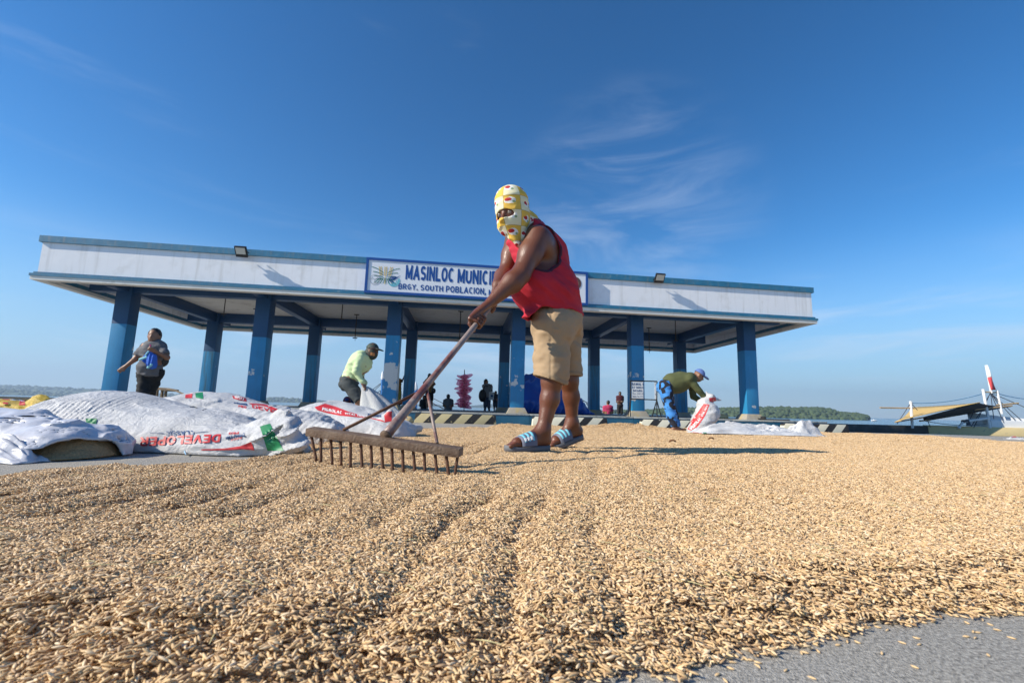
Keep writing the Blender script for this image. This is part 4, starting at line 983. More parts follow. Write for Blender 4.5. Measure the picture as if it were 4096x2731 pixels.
def ellm(cu, cv, ru, rv):
    return mth('LESS_THAN', mth('ADD', mth('POWER', mth('DIVIDE', mth('SUBTRACT', fu, cu), ru), 2), mth('POWER', mth('DIVIDE', mth('SUBTRACT', fv, cv), rv), 2)), mth('ADD', wob_, 1.0))
cc = mixc(par, (.74, .68, .44), (.72, .44, .06))
cc = mixc(ellm(.5, .56, .33, .22), cc, (.78, .75, .68))
cc = mixc(ellm(.62, .62, .2, .12), cc, (.45, .02, .02)); cc = mixc(ellm(.3, .45, .1, .08), cc, (.25, .33, .16))
ln = mth('MAXIMUM', mth('LESS_THAN', mth('FRACT', mth('MULTIPLY_ADD', U_, 1 / cs, 20.15)), .022), mth('LESS_THAN', fv0, .022)); cc = mixc(ln, cc, (.2, .16, .05)); ls.new(cc, bs.inputs['Base Color'])
slit = HD + HY * .105 - HZ * .047
def hood_cut(P):
    p = (P - slit) @ HM.T.astype(np.float32); return -(np.sqrt(((p / [.066, .07, .027]) ** 2).sum(1)) - 1) * .02
tailp = [ell_(HD, (.090, .108, .132), HM, .03), ell_(HD + HZ * .07, (.085, .1, .07), HM, .03), ell_(HD - HZ * .065 + HY * .03, (.064, .066, .072), HM, .03), cap_(HD - HZ * .06 - HY * .01, neckb + EZ * .035 + HY * .03, .07, .066, .03),
         cap_(HD - HZ * .10 + HY * .07, px(2068, 972, 2.56), .045, .010, .04), cap_(HD - HZ * .10 + HY * .02, px(2085, 945, 2.60), .06, .03, .04),
         cap_(HD + HZ * .10 - HY * .06, HD + HZ * .085 - HY * .135, .035, .02, .03), cap_(HD + HY * .10 - HZ * .07, HD + HY * .116 - HZ * .08, .012, .016, .014)]
def hood_disp(P):
    p = (P - HD) @ HM.T.astype(np.float32)
    rg_ = 1 - np.abs(fbm(np.stack([p[:, 0] * 7 + p[:, 2] * 5, p[:, 1] * 7, p[:, 2] * 13], 1), 3, 79))
    return fbm(np.stack([p[:, 0] * 8, p[:, 1] * 8, p[:, 2] * 42], 1), 2, 77) * .0028 - (np.clip(rg_ - .6, 0, 1) / .4) ** 2 * .006 * np.clip((.03 - p[:, 2]) / .05 + np.clip((p[:, 2] - .07) / .03, 0, 1), .15, 1) + .002 * np.sin(p[:, 2] * 190 + p[:, 0] * 25) * np.exp(-((p[:, 2] - .045) / .025) ** 2)
ho = blob('head_cover', tailp, .0048, M_hood, man, inflate=.006, cut=hood_cut, disp=hood_disp, shell=.011, smooth=2)
mw = Matrix.Identity(4)
for i in range(3):
    for j in range(3): mw[j][i] = HM[i][j]
    mw[i][3] = HD[i]
ho.data.transform(mw.inverted()); ho.matrix_basis = mw
# slide sandals
M_sole = mat('grey_foam', (.13, .135, .15), .7, .15, 20, .2, 100); M_strap = mat('slate_strap', (.12, .135, .19), .6, .1); M_cyan = mat('cyan_stripe', (.18, .55, .68), .5)
M_logo = mat('pale_print', (.65, .66, .68), .5)
def slide(heel, ball, side, up, lab=None):
    d = unit(ball - heel); Ln = np.linalg.norm(ball - heel); n = 20; V = []; 
    prof = []
    for i in range(n + 1):
        t = i / n; w = .036 + .016 * math.sin(math.pi * min(1, max(0, (t - .25) / .9))) ; e = 1
        if t < .12: w *= math.sqrt(max(0.04, 1 - ((.12 - t) / .12) ** 2))
        if t > .85: w *= math.sqrt(max(0.04, 1 - ((t - .85) / .15) ** 2))
        prof.append((t, w))
    q = MB(); rows = []
    for t, w in prof:
        c = heel - d * .038 + d * (Ln + .115) * t; lift = .012 * max(0, (t - .8) / .2)
        for z_ in (-.028, -.012, .006):
            for s_ in (-1, 1): rows.append(c + side * w * s_ * (1.0 if z_ > -.02 else .93) + up * (z_ + lift))
    Fq = []
    for i in range(n):
        a = i * 6; b_ = a + 6
        Fq += [(a, a + 2, b_ + 2, b_), (a + 2, a + 4, b_ + 4, b_ + 2), (a + 1, b_ + 1, b_ + 3, a + 3), (a + 3, b_ + 3, b_ + 5, a + 5), (a + 4, a + 5, b_ + 5, b_ + 4), (a, b_, b_ + 1, a + 1)]
    Fq += [(0, 1, 3, 2), (2, 3, 5, 4), (n * 6, n * 6 + 2, n * 6 + 3, n * 6 + 1), (n * 6 + 2, n * 6 + 4, n * 6 + 5, n * 6 + 3)]
    root = obj('sandal', mesh(rows, Fq, True, 'sandal'), M_sole, man)
    def arc(f, ang, ro):                                  # over the instep
        c = heel + d * (Ln * .70 + f) + up * .008; hgt = .066 - .33 * f
        return c + side * math.cos(ang) * (.055 + ro) + up * (math.sin(ang) ** .8 * hgt + ro * math.sin(ang)) if math.sin(ang) > 0 else c + side * math.cos(ang) * (.055 + ro)
    def band(f0, f1, a0, a1, ro, th, m, name):
        V = []; Fq = []; na, nf = 18, 4
        for k in range(na + 1):
            ang = a0 + (a1 - a0) * k / na
            for j in range(nf + 1):
                V.append(arc(f0 + (f1 - f0) * j / nf, ang, ro))
        o_ = len(V); V += [v - up * 0 for v in [arc(f0 + (f1 - f0) * j / nf, a0 + (a1 - a0) * k / na, ro - th) for k in range(na + 1) for j in range(nf + 1)]]
        w = nf + 1
        for k in range(na):
            for j in range(nf):
                a = k * w + j; Fq.append((a, a + 1, a + w + 1, a + w)); Fq.append((o_ + a, o_ + a + w, o_ + a + w + 1, o_ + a + 1))
            Fq.append((k * w, k * w + w, o_ + k * w + w, o_ + k * w)); Fq.append((k * w + nf, o_ + k * w + nf, o_ + k * w + w + nf, k * w + w + nf))
        return obj(name, mesh(V, Fq, True, name), m, root)
    band(-.045, .05, .02, math.pi - .02, .004, .006, M_strap, 'strap')
    for f in (-.03, -.004, .022): band(f, f + .012, .35, math.pi - .35, .0055, .003, M_cyan, 'stripe')
    return arc, band
arcF, bandF = slide(heelF, ballF, sF, unit(np.cross(sF, dF)))
# pale three-leaf print on the near side of the front strap
slide(heelB, ballB, sB, uB)
lat = math.pi - .55 if (sF @ (CAMP - ballF)) < 0 else .55
for f in (-.012, .008, .028): bandF(f - .008, f + .006, lat - .22, lat + .12, .0075, .003, M_logo, 'printed_emblem')
# ------------------------------------------------------------------ sacks
def weave_mat(name, base, rough=.5, sheen=0.0, trans=.0, var=.05):
    mt = mat(name, base, rough, var, 6, 0); ns, ls, bs = nodes_of(mt)
    t = ns.new('ShaderNodeTexCoord'); a = ns.new('ShaderNodeTexWave'); a.inputs['Scale'].default_value = 75; a.inputs['Distortion'].default_value = 1.5; a.bands_direction = 'X'; ls.new(t.outputs['Object'], a.inputs['Vector'])
    b_ = ns.new('ShaderNodeTexWave'); b_.inputs['Scale'].default_value = 75; b_.inputs['Distortion'].default_value = 1.5; b_.bands_direction = 'Z'; ls.new(t.outputs['Object'], b_.inputs['Vector'])
    n_ = ns.new('ShaderNodeTexNoise'); n_.inputs['Scale'].default_value = 38; n_.inputs['Detail'].default_value = 5; ls.new(t.outputs['Object'], n_.inputs['Vector'])
    s1 = ns.new('ShaderNodeMath'); s1.operation = 'ADD'; ls.new(a.outputs['Fac'], s1.inputs[0]); ls.new(b_.outputs['Fac'], s1.inputs[1])
    s2 = ns.new('ShaderNodeMath'); s2.operation = 'MULTIPLY_ADD'; s2.inputs[1].default_value = .12; ls.new(s1.outputs[0], s2.inputs[0]); ls.new(n_.outputs['Fac'], s2.inputs[2])
    mv = ns.new('ShaderNodeMapping'); mv.inputs['Scale'].default_value = (9, 9, 16); ls.new(t.outputs['Object'], mv.inputs['Vector'])
    nd = ns.new('ShaderNodeTexNoise'); nd.inputs['Scale'].default_value = 1.2; nd.inputs['Detail'].default_value = 4; nd.inputs['Distortion'].default_value = 1.5; ls.new(mv.outputs[0], nd.inputs['Vector'])
    rd = ns.new('ShaderNodeMath'); rd.operation = 'SUBTRACT'; rd.inputs[1].default_value = .5; ls.new(nd.outputs['Fac'], rd.inputs[0]); ra = ns.new('ShaderNodeMath'); ra.operation = 'ABSOLUTE'; ls.new(rd.outputs[0], ra.inputs[0])
    s3_ = ns.new('ShaderNodeMath'); s3_.operation = 'MULTIPLY_ADD'; s3_.inputs[1].default_value = -2.2; ls.new(ra.outputs[0], s3_.inputs[0]); ls.new(s2.outputs[0], s3_.inputs[2]); s2 = s3_
    streaks(mt, tuple(c * .62 for c in base), .5, 3, 3, .52, .72)
    bp = ns.new('ShaderNodeBump'); bp.inputs['Strength'].default_value = .6; bp.inputs['Distance'].default_value = .012; ls.new(s2.outputs[0], bp.inputs['Height']); ls.new(bp.outputs[0], bs.inputs['Normal'])
    return mt
M_sack = weave_mat('white_woven_sack', (.54, .54, .55), .48)
M_sack2 = weave_mat('grey_white_sack', (.47, .48, .49), .5)
M_ysack = weave_mat('yellow_woven_sack', (.62, .42, .05), .4, var=.25)
M_pr = mat('print_red', (.55, .03, .035), .5, .1, 8); M_pn = mat('print_navy', (.015, .06, .17), .5, .1, 8); M_pg = mat('print_green', (.01, .21, .075), .5, .15, 8); M_pw = mat('print_white', (.8, .79, .78), .5)
def sack_disp(seed, amp=.010, pleat=0.0, pdir=(1, 0, .25), pf=95.0, pz=None):
    pdir = np.array(pdir, np.float32)
    def f(P):
        w = fbm(P * [7, 7, 9] + seed, 3, seed) * amp + fbm(P * [16, 16, 30] + seed, 2, seed + 3) * amp * .35
        r_ = 1 - np.abs(fbm(P * [5, 5, 11] + 3 * seed, 2, seed + 6)); w = w - (np.clip(r_ - .72, 0, 1) / .28) ** 2 * amp * .9
        if pleat:
            ph = (P @ pdir) * pf + 2.2 * fbm(P * 6, 2, seed + 9); k = pleat if pz is None else pleat * pz(P)
            w = w - np.abs(np.sin(ph)) ** 1.5 * k
        return w
    return f
def ground_cut(extra=0.0):
    def f(P): return (slope(P[:, 1]) + .003 + extra) - P[:, 2]
    return f
def bvh_of(o):
    me = o.data; mw = o.matrix_world
    return BVHTree.FromPolygons([tuple(mw @ v.co) for v in me.vertices], [tuple(p.vertices) for p in me.polygons])
def decal(name, v2, faces, target, m, parent, off=.0022, bv=None, lay=None):
    """v2 in photograph pixels; every vertex is laid onto the sack where its sight line meets it"""
    bv = bv or bvh_of(target); out = []; okv = []
    off0 = off
    for ip_, p in enumerate(v2):
        off = off0 + (0 if lay is None else lay[ip_] * .0007)
        d = unit(ray(*p)); h = bv.ray_cast(Vector(CAMP), Vector(d))
        if h[0] is None: out.append((0, 0, 0)); okv.append(False)
        else:
            nn = h[1]; nn = nn if nn.dot(Vector(d)) < 0 else -nn
            out.append(tuple(h[0] + nn * off * .4 - Vector(d) * off)); okv.append(True)
    fs = []
    for f in faces:
        if all(okv[i] for i in f):
            q_ = [Vector(out[i]) for i in f]
            if max((q_[i] - q_[i - 1]).length for i in range(len(q_))) < .12: fs.append(f)
    if not fs: return None
    used = sorted({i for f in fs for i in f}); mp_ = {u: k for k, u in enumerate(used)}
    return obj(name, mesh([out[u] for u in used], [tuple(mp_[i] for i in f) for f in fs], True, name), m, parent)
def bil(q4, V): # unit square -> pixel quad (bl, br, tr, tl)
    a, b_, c, d = [np.array(p, float) for p in q4]
    u, v = V[:, :1], V[:, 1:2]; return a * (1 - u) * (1 - v) + b_ * u * (1 - v) + c * u * v + d * (1 - u) * v
def decal_text(s, q4, target, m, parent, bold=.02, shear=0.0, nx=16, ny=4, name='lettering', bv=None, off=.003):
    if s.isupper():
        v3, f3 = block_text(s, .12, .34); V2 = []; L2 = []; F2 = []
        for l_ in range(4):
            ff = [q_ for q_ in f3 if v3[q_[0], 2] == l_]
            if not ff: continue
            v_, f_ = cut2d(v3[:, :2], ff, nx, ny); F2 += [tuple(i + len(V2) for i in q_) for q_ in f_]; V2 += [tuple(p) for p in v_]; L2 += [l_] * len(v_)
        return decal(name, bil(q4, np.array(V2)), F2, target, m, parent, off=off, bv=bv, lay=L2)
    v, f, _ = text2d(s, bold, shear); v, f = cut2d(v, f, nx, ny); return decal(name, bil(q4, v), f, target, m, parent, off=off, bv=bv)
def decal_quad(q4, target, m, parent, nx=14, ny=8, name='printed_patch', bv=None, off=.0022):
    v, f = cut2d(np.array([(0, 0), (1, 0), (1, 1), (0, 1)], float), [(0, 1, 2, 3)], nx, ny); return decal(name, bil(q4, v), f, target, m, parent, off=off, bv=bv)
def decal_strip(top, bot, target, m, parent, n=36, k=5, name='printed_band', bv=None, off=.0022):
    top, bot = np.array(top, float), np.array(bot, float); t = np.linspace(0, 1, n)
    def samp(a): s_ = np.linspace(0, 1, len(a)); return np.stack([np.interp(t, s_, a[:, 0]), np.interp(t, s_, a[:, 1])], 1)
    A, B_ = samp(top), samp(bot); V = np.concatenate([A * (1 - j / k) + B_ * (j / k) for j in range(k + 1)]); F_ = [(j * n + i, j * n + i + 1, (j + 1) * n + i + 1, (j + 1) * n + i) for j in range(k) for i in range(n - 1)]
    return decal(name, V, F_, target, m, parent, off=off, bv=bv)
# (a) the big sack, prints upside down
s1 = thing('rice_sack', 'large bulging white sack with upside-down red DEVELOPER lettering and green stripe', 'sack')
A1 = [ell_(px(470, 1690, 2.78) * [1, 1, 0] + [0, 0, .03], (.50, .40, .272), None, .05), ell_(px(760, 1700, 2.66) * [1, 1, 0] + [0, 0, .02], (.50, .30, .20), None, .12),
      ell_(px(265, 1690, 2.68) * [1, 1, 0] + [0, 0, .02], (.30, .28, .125), None, .12), ell_(px(960, 1740, 2.50) * [1, 1, 0] + [0, 0, .01], (.30, .20, .118), None, .1),
      cap_(px(1010, 1760, 2.45), px(1085, 1745, 2.40), .075, .085, .06), cap_(px(1085, 1770, 2.40), px(1165, 1755, 2.36), .075, .06, .05), cap_(px(1075, 1720, 2.44), px(1120, 1672, 2.44), .055, .028, .05),
      cap_(px(1120, 1672, 2.44), px(1172, 1690, 2.40), .026, .02, .03), cap_(px(1160, 1700, 2.40), px(1200, 1785, 2.36), .045, .03, .04), cap_(px(1100, 1775, 2.36), px(1195, 1783, 2.33), .05, .035, .04)]
xl, xr_ = px(300, 1700, 2.6)[0], px(800, 1700, 2.6)[0]
def pz1(P): return np.clip((P[:, 2] - .10) / .05, 0, 1) * np.clip((.30 - P[:, 2]) / .05, 0, 1) * np.clip((px(640, 1700, 2.6)[0] - P[:, 0]) / .3, .12, 1)
_d1 = sack_disp(3, .006, .009, (1, .1, -.35), 105, pz1); xm = px(1010, 1740, 2.4)[0]
def d1(P):
    k = np.clip((P[:, 0] - xm) / .12, 0, 1); a = P[:, 0] * .5 + P[:, 1] * .4 - P[:, 2] * .9; r_ = 1 - np.abs(fbm(np.stack([a * 16, P[:, 0] * 4, P[:, 1] * 6], 1), 3, 91))
    k2 = np.clip((P[:, 0] - px(700, 1700, 2.5)[0]) / .3, 0, 1) * (1 - k); r2_ = 1 - np.abs(fbm(np.stack([P[:, 0] * 3, P[:, 1] * 9, P[:, 2] * 20], 1), 3, 93))
    return _d1(P) + k * (.016 - (np.clip(r_ - .35, 0, 1) / .65) ** 2 * .034) + k2 * (.003 - (np.clip(r2_ - .5, 0, 1) / .5) ** 2 * .012)
o1 = blob('sack_body', A1, .0085, M_sack, s1, cut=ground_cut(), disp=d1, smooth=1)
b1 = bvh_of(o1)
for ch, q4 in (('DEVELOPER', ((885, 1736), (563, 1748), (558, 1785), (878, 1768))), ('CLASSIC', ((777, 1722), (660, 1724), (662, 1742), (779, 1740)))):
    decal_text(ch, q4, o1, M_pr if ch == 'DEVELOPER' else M_pn, s1, .03, bv=b1, nx=24)
decal_strip([(598, 1729), (655, 1731)], [(598, 1731), (655, 1734)], o1, M_pn, s1, 8, 1, 'printed_rule', b1); decal_strip([(780, 1729), (830, 1724)], [(780, 1732), (830, 1726)], o1, M_pn, s1, 8, 1, 'printed_rule', b1)
decal_text('Mama', ((978, 1730), (900, 1748), (903, 1763), (980, 1745)), o1, M_pn, s1, .04, bv=b1); decal_text('PRO', ((955, 1726), (915, 1729), (914, 1738), (955, 1736)), o1, M_pr, s1, .03, bv=b1); decal_text('PIGROLAC', ((967, 1746), (922, 1757), (922, 1765), (968, 1754)), o1, M_pr, s1, .02, bv=b1)
decal_strip([(805, 1796), (900, 1793), (960, 1784), (1005, 1766)], [(805, 1800), (910, 1800), (975, 1796), (1018, 1800)], o1, M_pr, s1, bv=b1)
decal_strip([(1040, 1706), (1055, 1700), (1080, 1694)], [(1070, 1802), (1100, 1802), (1135, 1802)], o1, M_pg, s1, 16, 14, 'green_stripe', b1)
decal_quad(((190, 1706), (315, 1690), (315, 1676), (190, 1684)), o1, M_pr, s1, bv=b1); decal_quad(((345, 1702), (384, 1702), (387, 1673), (343, 1673)), o1, M_pg, s1, bv=b1)
M_thread = mat('black_thread', (.02, .02, .02), .7)
def stitch(pts, target, bv, parent, r=.0022, lift=.004):
    P = []
    for p in pts:
        d = unit(ray(*p)); h = bv.ray_cast(Vector(CAMP), Vector(d))
        if h[0] is not None: P.append(np.array(h[0]) - d * lift)
    if len(P) > 1:
        q = MB(); q.tube(P, r, 5); q.build('stitching', M_thread, parent)
for pts in ([(645, 1584), (650, 1578), (665, 1580)], [(680, 1595), (700, 1590), (702, 1580)], [(754, 1617), (760, 1627), (775, 1625), (790, 1632), (806, 1630)], [(810, 1640), (826, 1634), (845, 1622)], [(800, 1618), (812, 1604), (830, 1603)], [(860, 1640), (870, 1630)]):
    stitch(pts, o1, b1, s1)
# (b) sack behind it
s2 = thing('rice_sack', 'white sack with red and navy feed lettering behind the big DEVELOPER sack', 'sack')
A2 = [ell_(px(830, 1690, 3.5) * [1, 1, 0] + [0, 0, .03], (.55, .36, .292), None, .06), ell_(px(1090, 1700, 3.4) * [1, 1, 0] + [0, 0, .02], (.55, .34, .205), None, .12), cap_(px(1250, 1740, 3.2), px(1330, 1735, 3.1), .10, .06, .06)]
o2 = blob('sack_body', A2, .012, M_sack, s2, cut=ground_cut(), disp=sack_disp(11, .010, .010, (1, .2, -.9), 60, lambda P: np.clip((P[:, 0] + 2.0) / .3, 0, 1)), smooth=1); b2 = bvh_of(o2)
decal_quad(((740, 1592), (768, 1592), (770, 1574), (742, 1578)), o2, M_pr, s2, bv=b2); decal_quad(((783, 1590), (813, 1596), (811, 1568), (781, 1572)), o2, M_pg, s2, bv=b2)
decal_text('Mama', ((935, 1613), (990, 1623), (990, 1610), (936, 1609)), o2, M_pn, s2, .05, bv=b2); decal_text('PRO', ((953, 1628), (986, 1634), (986, 1624), (954, 1620)), o2, M_pr, s2, .03, bv=b2)
decal_strip([(928, 1582), (985, 1592)], [(934, 1594), (986, 1606)], o2, M_pr, s2, 12, 4, bv=b2); decal_text('NSU', ((940, 1592), (976, 1601), (974, 1592), (938, 1584)), o2, M_pw, s2, .02, bv=b2, off=.0045)
decal_strip([(995, 1612), (1060, 1616), (1110, 1635), (1150, 1652)], [(1000, 1616), (1055, 1624), (1105, 1642), (1150, 1657)], o2, M_pr, s2, bv=b2); decal_text('DEVEL', ((1010, 1632), (1120, 1656), (1122, 1643), (1006, 1618)), o2, M_pr, s2, .03, bv=b2)
# (c) red-banded sack
s3 = thing('rice_sack', 'white sack with a red band lettered PIGROLAC VITAL lying behind the rake', 'sack')
A3 = [ell_(px(1330, 1715, 4.3) * [1, 1, 0] + [0, 0, .0], (.42, .36, .29), None, .08), ell_(px(1450, 1715, 4.15) * [1, 1, 0], (.42, .32, .22), None, .12), ell_(px(1560, 1725, 4.0) * [1, 1, 0], (.22, .24, .12), None, .1),
      cap_(px(1540, 1710, 3.95), px(1560, 1655, 3.95), .07, .035, .06), cap_(px(1590, 1720, 3.9), px(1600, 1665, 3.95), .05, .025, .05), cap_(px(1600, 1720, 4.05), px(1680, 1716, 4.2), .06, .035, .05)]
o3 = blob('sack_body', A3, .012, M_sack, s3, cut=ground_cut(), disp=sack_disp(23, .010), smooth=1); b3 = bvh_of(o3)
decal_strip([(1258, 1628), (1300, 1614), (1340, 1625), (1400, 1648), (1470, 1668), (1530, 1680)], [(1270, 1640), (1310, 1652), (1360, 1662), (1430, 1668), (1480, 1672), (1545, 1690)], o3, M_pr, s3, bv=b3)
decal_text('PIGROLAC', ((1288, 1642), (1368, 1656), (1370, 1645), (1290, 1629)), o3, M_pw, s3, .04, .15, bv=b3, off=.0045); decal_text('VITAL HOGS', ((1378, 1656), (1470, 1671), (1472, 1664), (1380, 1649)), o3, M_pw, s3, .035, .15, bv=b3, off=.0045)
decal_text('FINISHER', ((1470, 1662), (1525, 1670), (1526, 1661), (1472, 1653)), o3, M_pn, s3, .02, bv=b3)
decal_strip([(1535, 1650), (1568, 1644)], [(1540, 1688), (1566, 1684)], o3, M_pr, s3, 8, 8, bv=b3)
# crumpled empty sacks: folded sheets on the ground
def crumple(name, label, c, size, hgt, seed, m, rot=0.0, n=46, parent=None, peak=None):
    """a rumpled double-layer sheet; c world xy"""
    u = np.linspace(-1, 1, n); U, Vv = np.meshgrid(u, u, indexing='ij')
    ed = 1 - np.maximum(np.abs(U), np.abs(Vv)) ** 6
    P3 = np.stack([U.ravel() * 2.1 + seed, Vv.ravel() * 2.1, U.ravel() * 0], 1)
    f1 = .5 + .6 * fbm(P3 * .8, 2, seed); f2 = (1 - np.abs(fbm(P3 * np.array([1.0, 2.2, 1]), 2, seed + 4))) ** 2
    h = hgt * (np.clip(f1, 0, 2) * .55 + .3 * np.clip(f2, 0, 2)).reshape(n, n) * np.clip(1.25 - (U ** 2 + Vv ** 2) * .7, .1, 1)
    if peak: h = h + peak[2] * np.exp(-((U - peak[0]) ** 2 + (Vv - peak[1]) ** 2) / peak[3] ** 2)
    X = U * size[0] + .06 * size[0] * fbm(P3 * 1.4, 2, seed + 8).reshape(n, n); Y_ = Vv * size[1] + .1 * size[1] * fbm(P3 * 1.2, 2, seed + 12).reshape(n, n)
    ca, sa = math.cos(rot), math.sin(rot); wx, wy = c[0] + X * ca - Y_ * sa, c[1] + X * sa + Y_ * ca
    base = slope(wy) + .006 + (c[2] if len(c) > 2 else 0)
    top = np.stack([wx, wy, base + h * np.clip((1 - np.maximum(np.abs(U), np.abs(Vv))) * 6 + .12, 0, 1)], -1).reshape(-1, 3)
    bot = np.stack([wx, wy, base - .004], -1).reshape(-1, 3); N_ = n * n
    idx = np.arange(N_).reshape(n, n); qt = np.stack([idx[:-1, :-1], idx[1:, :-1], idx[1:, 1:], idx[:-1, 1:]], -1).reshape(-1, 4)
    ring_ = np.concatenate([idx[:-1, 0], idx[-1, :-1], idx[::-1, -1][:-1], idx[0, ::-1][:-1]]); r2 = np.roll(ring_, -1)
    side = np.stack([ring_, ring_ + N_, r2 + N_, r2], 1)
    o = obj(name, np_mesh(np.concatenate([top, bot]), np.concatenate([qt, qt[:, ::-1] + N_, side]), name), m, parent)
    return tag(o, label, 'sack') if label else o
crumple('empty_sack', 'crumpled white empty sack with dark green patch beside the PIGROLAC sack', pg(1215, 1762), (.26, .22), .17, 3, M_sack, .3)
crumple('empty_sack', 'crumpled white empty sack leaning against the red-banded sack', px(1245, 1700, 3.7) * [1, 1, 0], (.2, .2), .2, 9, M_sack, 1.0, peak=(0, 0, .12, .3))
g1 = obj('green_patch', mesh([px(1197, 1690, 3.15), px(1262, 1694, 3.15), px(1258, 1700, 3.14), px(1225, 1698, 3.14), px(1198, 1695, 3.14)], [(4, 3, 2, 1, 0)]), M_pg, bpy.data.objects['empty_sack'])
# flat sack by the striped block
e3 = crumple('empty_sack', 'flat white empty sack with faint red print in front of the yellow striped stop', pg(1952, 1700), (.62, .22), .10, 15, M_sack, .06)
be3 = bvh_of(e3); decal_text('PIGROLAC VITAL', ((1870, 1699), (1940, 1701), (1940, 1694), (1870, 1692)), e3, M_pr, e3, .02, bv=be3)
# (d) open sack spilling rice, far left
s4 = thing('open_sack', 'open white plastic-lined sack spilling brown rice beside the big sack', 'sack')
M_plast = mat('thin_white_plastic', (.56, .56, .6), .3, .08, 5, .3, 25)
A4 = [ell_(px(20, 1760, 2.2) * [1, 1, 0] + [0, 0, .0], (.32, .25, .19), None, .06), ell_(px(300, 1790, 2.12) * [1, 1, 0] + [0, 0, -.01], (.175, .26, .160), None, .08), ell_(px(180, 1790, 2.14) * [1, 1, 0], (.2, .24, .125), None, .08), ell_(px(-250, 1760, 2.25) * [1, 1, 0], (.45, .3, .2), None, .1)]
mouthc = px(315, 1850, 1.93)
def open_cut(P):
    g = ground_cut()(P)
    d = np.sqrt((((P - mouthc) / [.165, .26, .125]) ** 2).sum(1)) - 1
    d2 = np.sqrt((((P - px(120, 1890, 1.85)) / [.22, .2, .085]) ** 2).sum(1)) - 1
    d3 = np.sqrt((((P - px(-150, 1900, 1.85)) / [.3, .15, .10]) ** 2).sum(1)) - 1
    return np.maximum(np.maximum(np.maximum(g, -d * .1), -d2 * .1), -d3 * .1)
o4 = blob('sack_body', A4, .0085, M_plast, s4, cut=open_cut, disp=sack_disp(31, .016), shell=.014, smooth=1)
A4r = [ell_(px(305, 1815, 2.13) * [1, 1, 0] - [0, 0, .03], (.15, .17, .13), None, .05), ell_(px(140, 1850, 2.0) * [1, 1, 0] - [0, 0, .03], (.28, .15, .05), None, .06), ell_(px(-120, 1830, 2.06) * [1, 1, 0] - [0, 0, .03], (.3, .16, .08), None, .06)]
r4 = blob('spilled_rice', A4r, .008, mat('heaped_rice', (.42, .26, .12), .8, .45, 120, .8, 130), s4, cut=ground_cut(), disp=lambda P: fbm(P * 60, 2, 5) * .003, smooth=1)
flap2 = crumple('plastic_flap', None, px(20, 1800, 1.92) * [1, 1, 0], (.17, .07), .05, 44, M_plast, -.2, parent=s4, peak=(0, 0, .07, .6))
# (e) yellow sack
s5 = thing('rice_sack', 'yellow woven sack with red print lying by the dark quay kerb', 'sack')
A5 = [ell_(px(10, 1660, 3.3) * [1, 1, 0] + [0, 0, .03], (.42, .3, .205), None, .06), ell_(px(-250, 1660, 3.4) * [1, 1, 0] + [0, 0, .03], (.5, .3, .24), None, .06), cap_(px(120, 1655, 3.25), px(160, 1612, 3.25), .08, .03, .06), cap_(px(145, 1620, 3.25), px(185, 1640, 3.2), .04, .02, .05)]
o5 = blob('sack_body', A5, .011, M_ysack, s5, cut=ground_cut(), disp=sack_disp(37, .012, .008, (.3, 0, 1), 120), smooth=1); b5 = bvh_of(o5)
for q4 in (((10, 1598), (38, 1600), (36, 1578), (12, 1580)), ((76, 1620), (100, 1620), (100, 1598), (80, 1600)), ((12, 1614), (32, 1616), (32, 1610), (12, 1608))): decal_quad(q4, o5, M_pr, s5, bv=b5)
decal_strip([(40, 1592), (100, 1600)], [(40, 1600), (100, 1606)], o5, M_pw, s5, 10, 3, bv=b5)
# blue twine
q = MB(); base = [pg(580, 1797), pg(610, 1800), pg(650, 1800), pg(690, 1806), pg(728, 1812), pg(742, 1826)]
q.tube([p + EZ * (.004 + .03 * abs(math.sin(i * 1.3))) for i, p in enumerate(base)], .0028, 5); tw = thing('plastic_twine', 'loose light blue plastic twine on the concrete before the big sack', 'twine')
M_tw = mat('blue_twine', (.25, .5, .75), .3); q.build('strand', M_tw, tw)
q = MB(); base = [pg(660, 1803), pg(690, 1796), pg(720, 1803), pg(738, 1809)]; q.tube([p + EZ * (.003 + .015 * (i % 2)) for i, p in enumerate(base)], .0028, 5); q.build('strand', M_tw, tw)
# (f) upright sack held by the bending woman, with its gathered top
s6 = thing('rice_sack', 'upright white sack with a slanting red PIGROLAC band held by the bending woman', 'sack')
Y6 = 8.35
A6 = [cap_(px(2805, 1700, Y6), px(2830, 1650, Y6), .20, .19, .08), cap_(px(2790, 1712, Y6), px(2770, 1722, Y6), .15, .10, .08), cap_(px(2830, 1650, Y6), px(2815, 1615, Y6), .19, .11, .08), cap_(px(2818, 1612, Y6), px(2845, 1590, Y6 - .02), .055, .07, .05), cap_(px(2845, 1592, Y6), px(2825, 1568, Y6), .04, .015, .04), cap_(px(2850, 1594, Y6), px(2880, 1600, Y6), .045, .02, .04)]
o6 = blob('sack_body', A6, .014, M_sack, s6, cut=ground_cut(.02), disp=sack_disp(51, .012), smooth=1); b6 = bvh_of(o6)
decal_strip([(2815, 1614), (2790, 1650), (2760, 1690), (2742, 1715)], [(2838, 1618), (2822, 1660), (2795, 1700), (2775, 1722)], o6, M_pr, s6, bv=b6)
decal_text('PIGROLAC', ((2770, 1719), (2808, 1672), (2798, 1668), (2757, 1713)), o6, M_pw, s6, .03, bv=b6, off=.006); decal_text('VITAL HOGS', ((2811, 1667), (2833, 1622), (2826, 1620), (2803, 1664)), o6, M_pw, s6, .03, bv=b6, off=.006)
decal_quad(((2838, 1606), (2866, 1610), (2862, 1588), (2836, 1592)), o6, M_pr, s6, 6, 6, bv=b6)
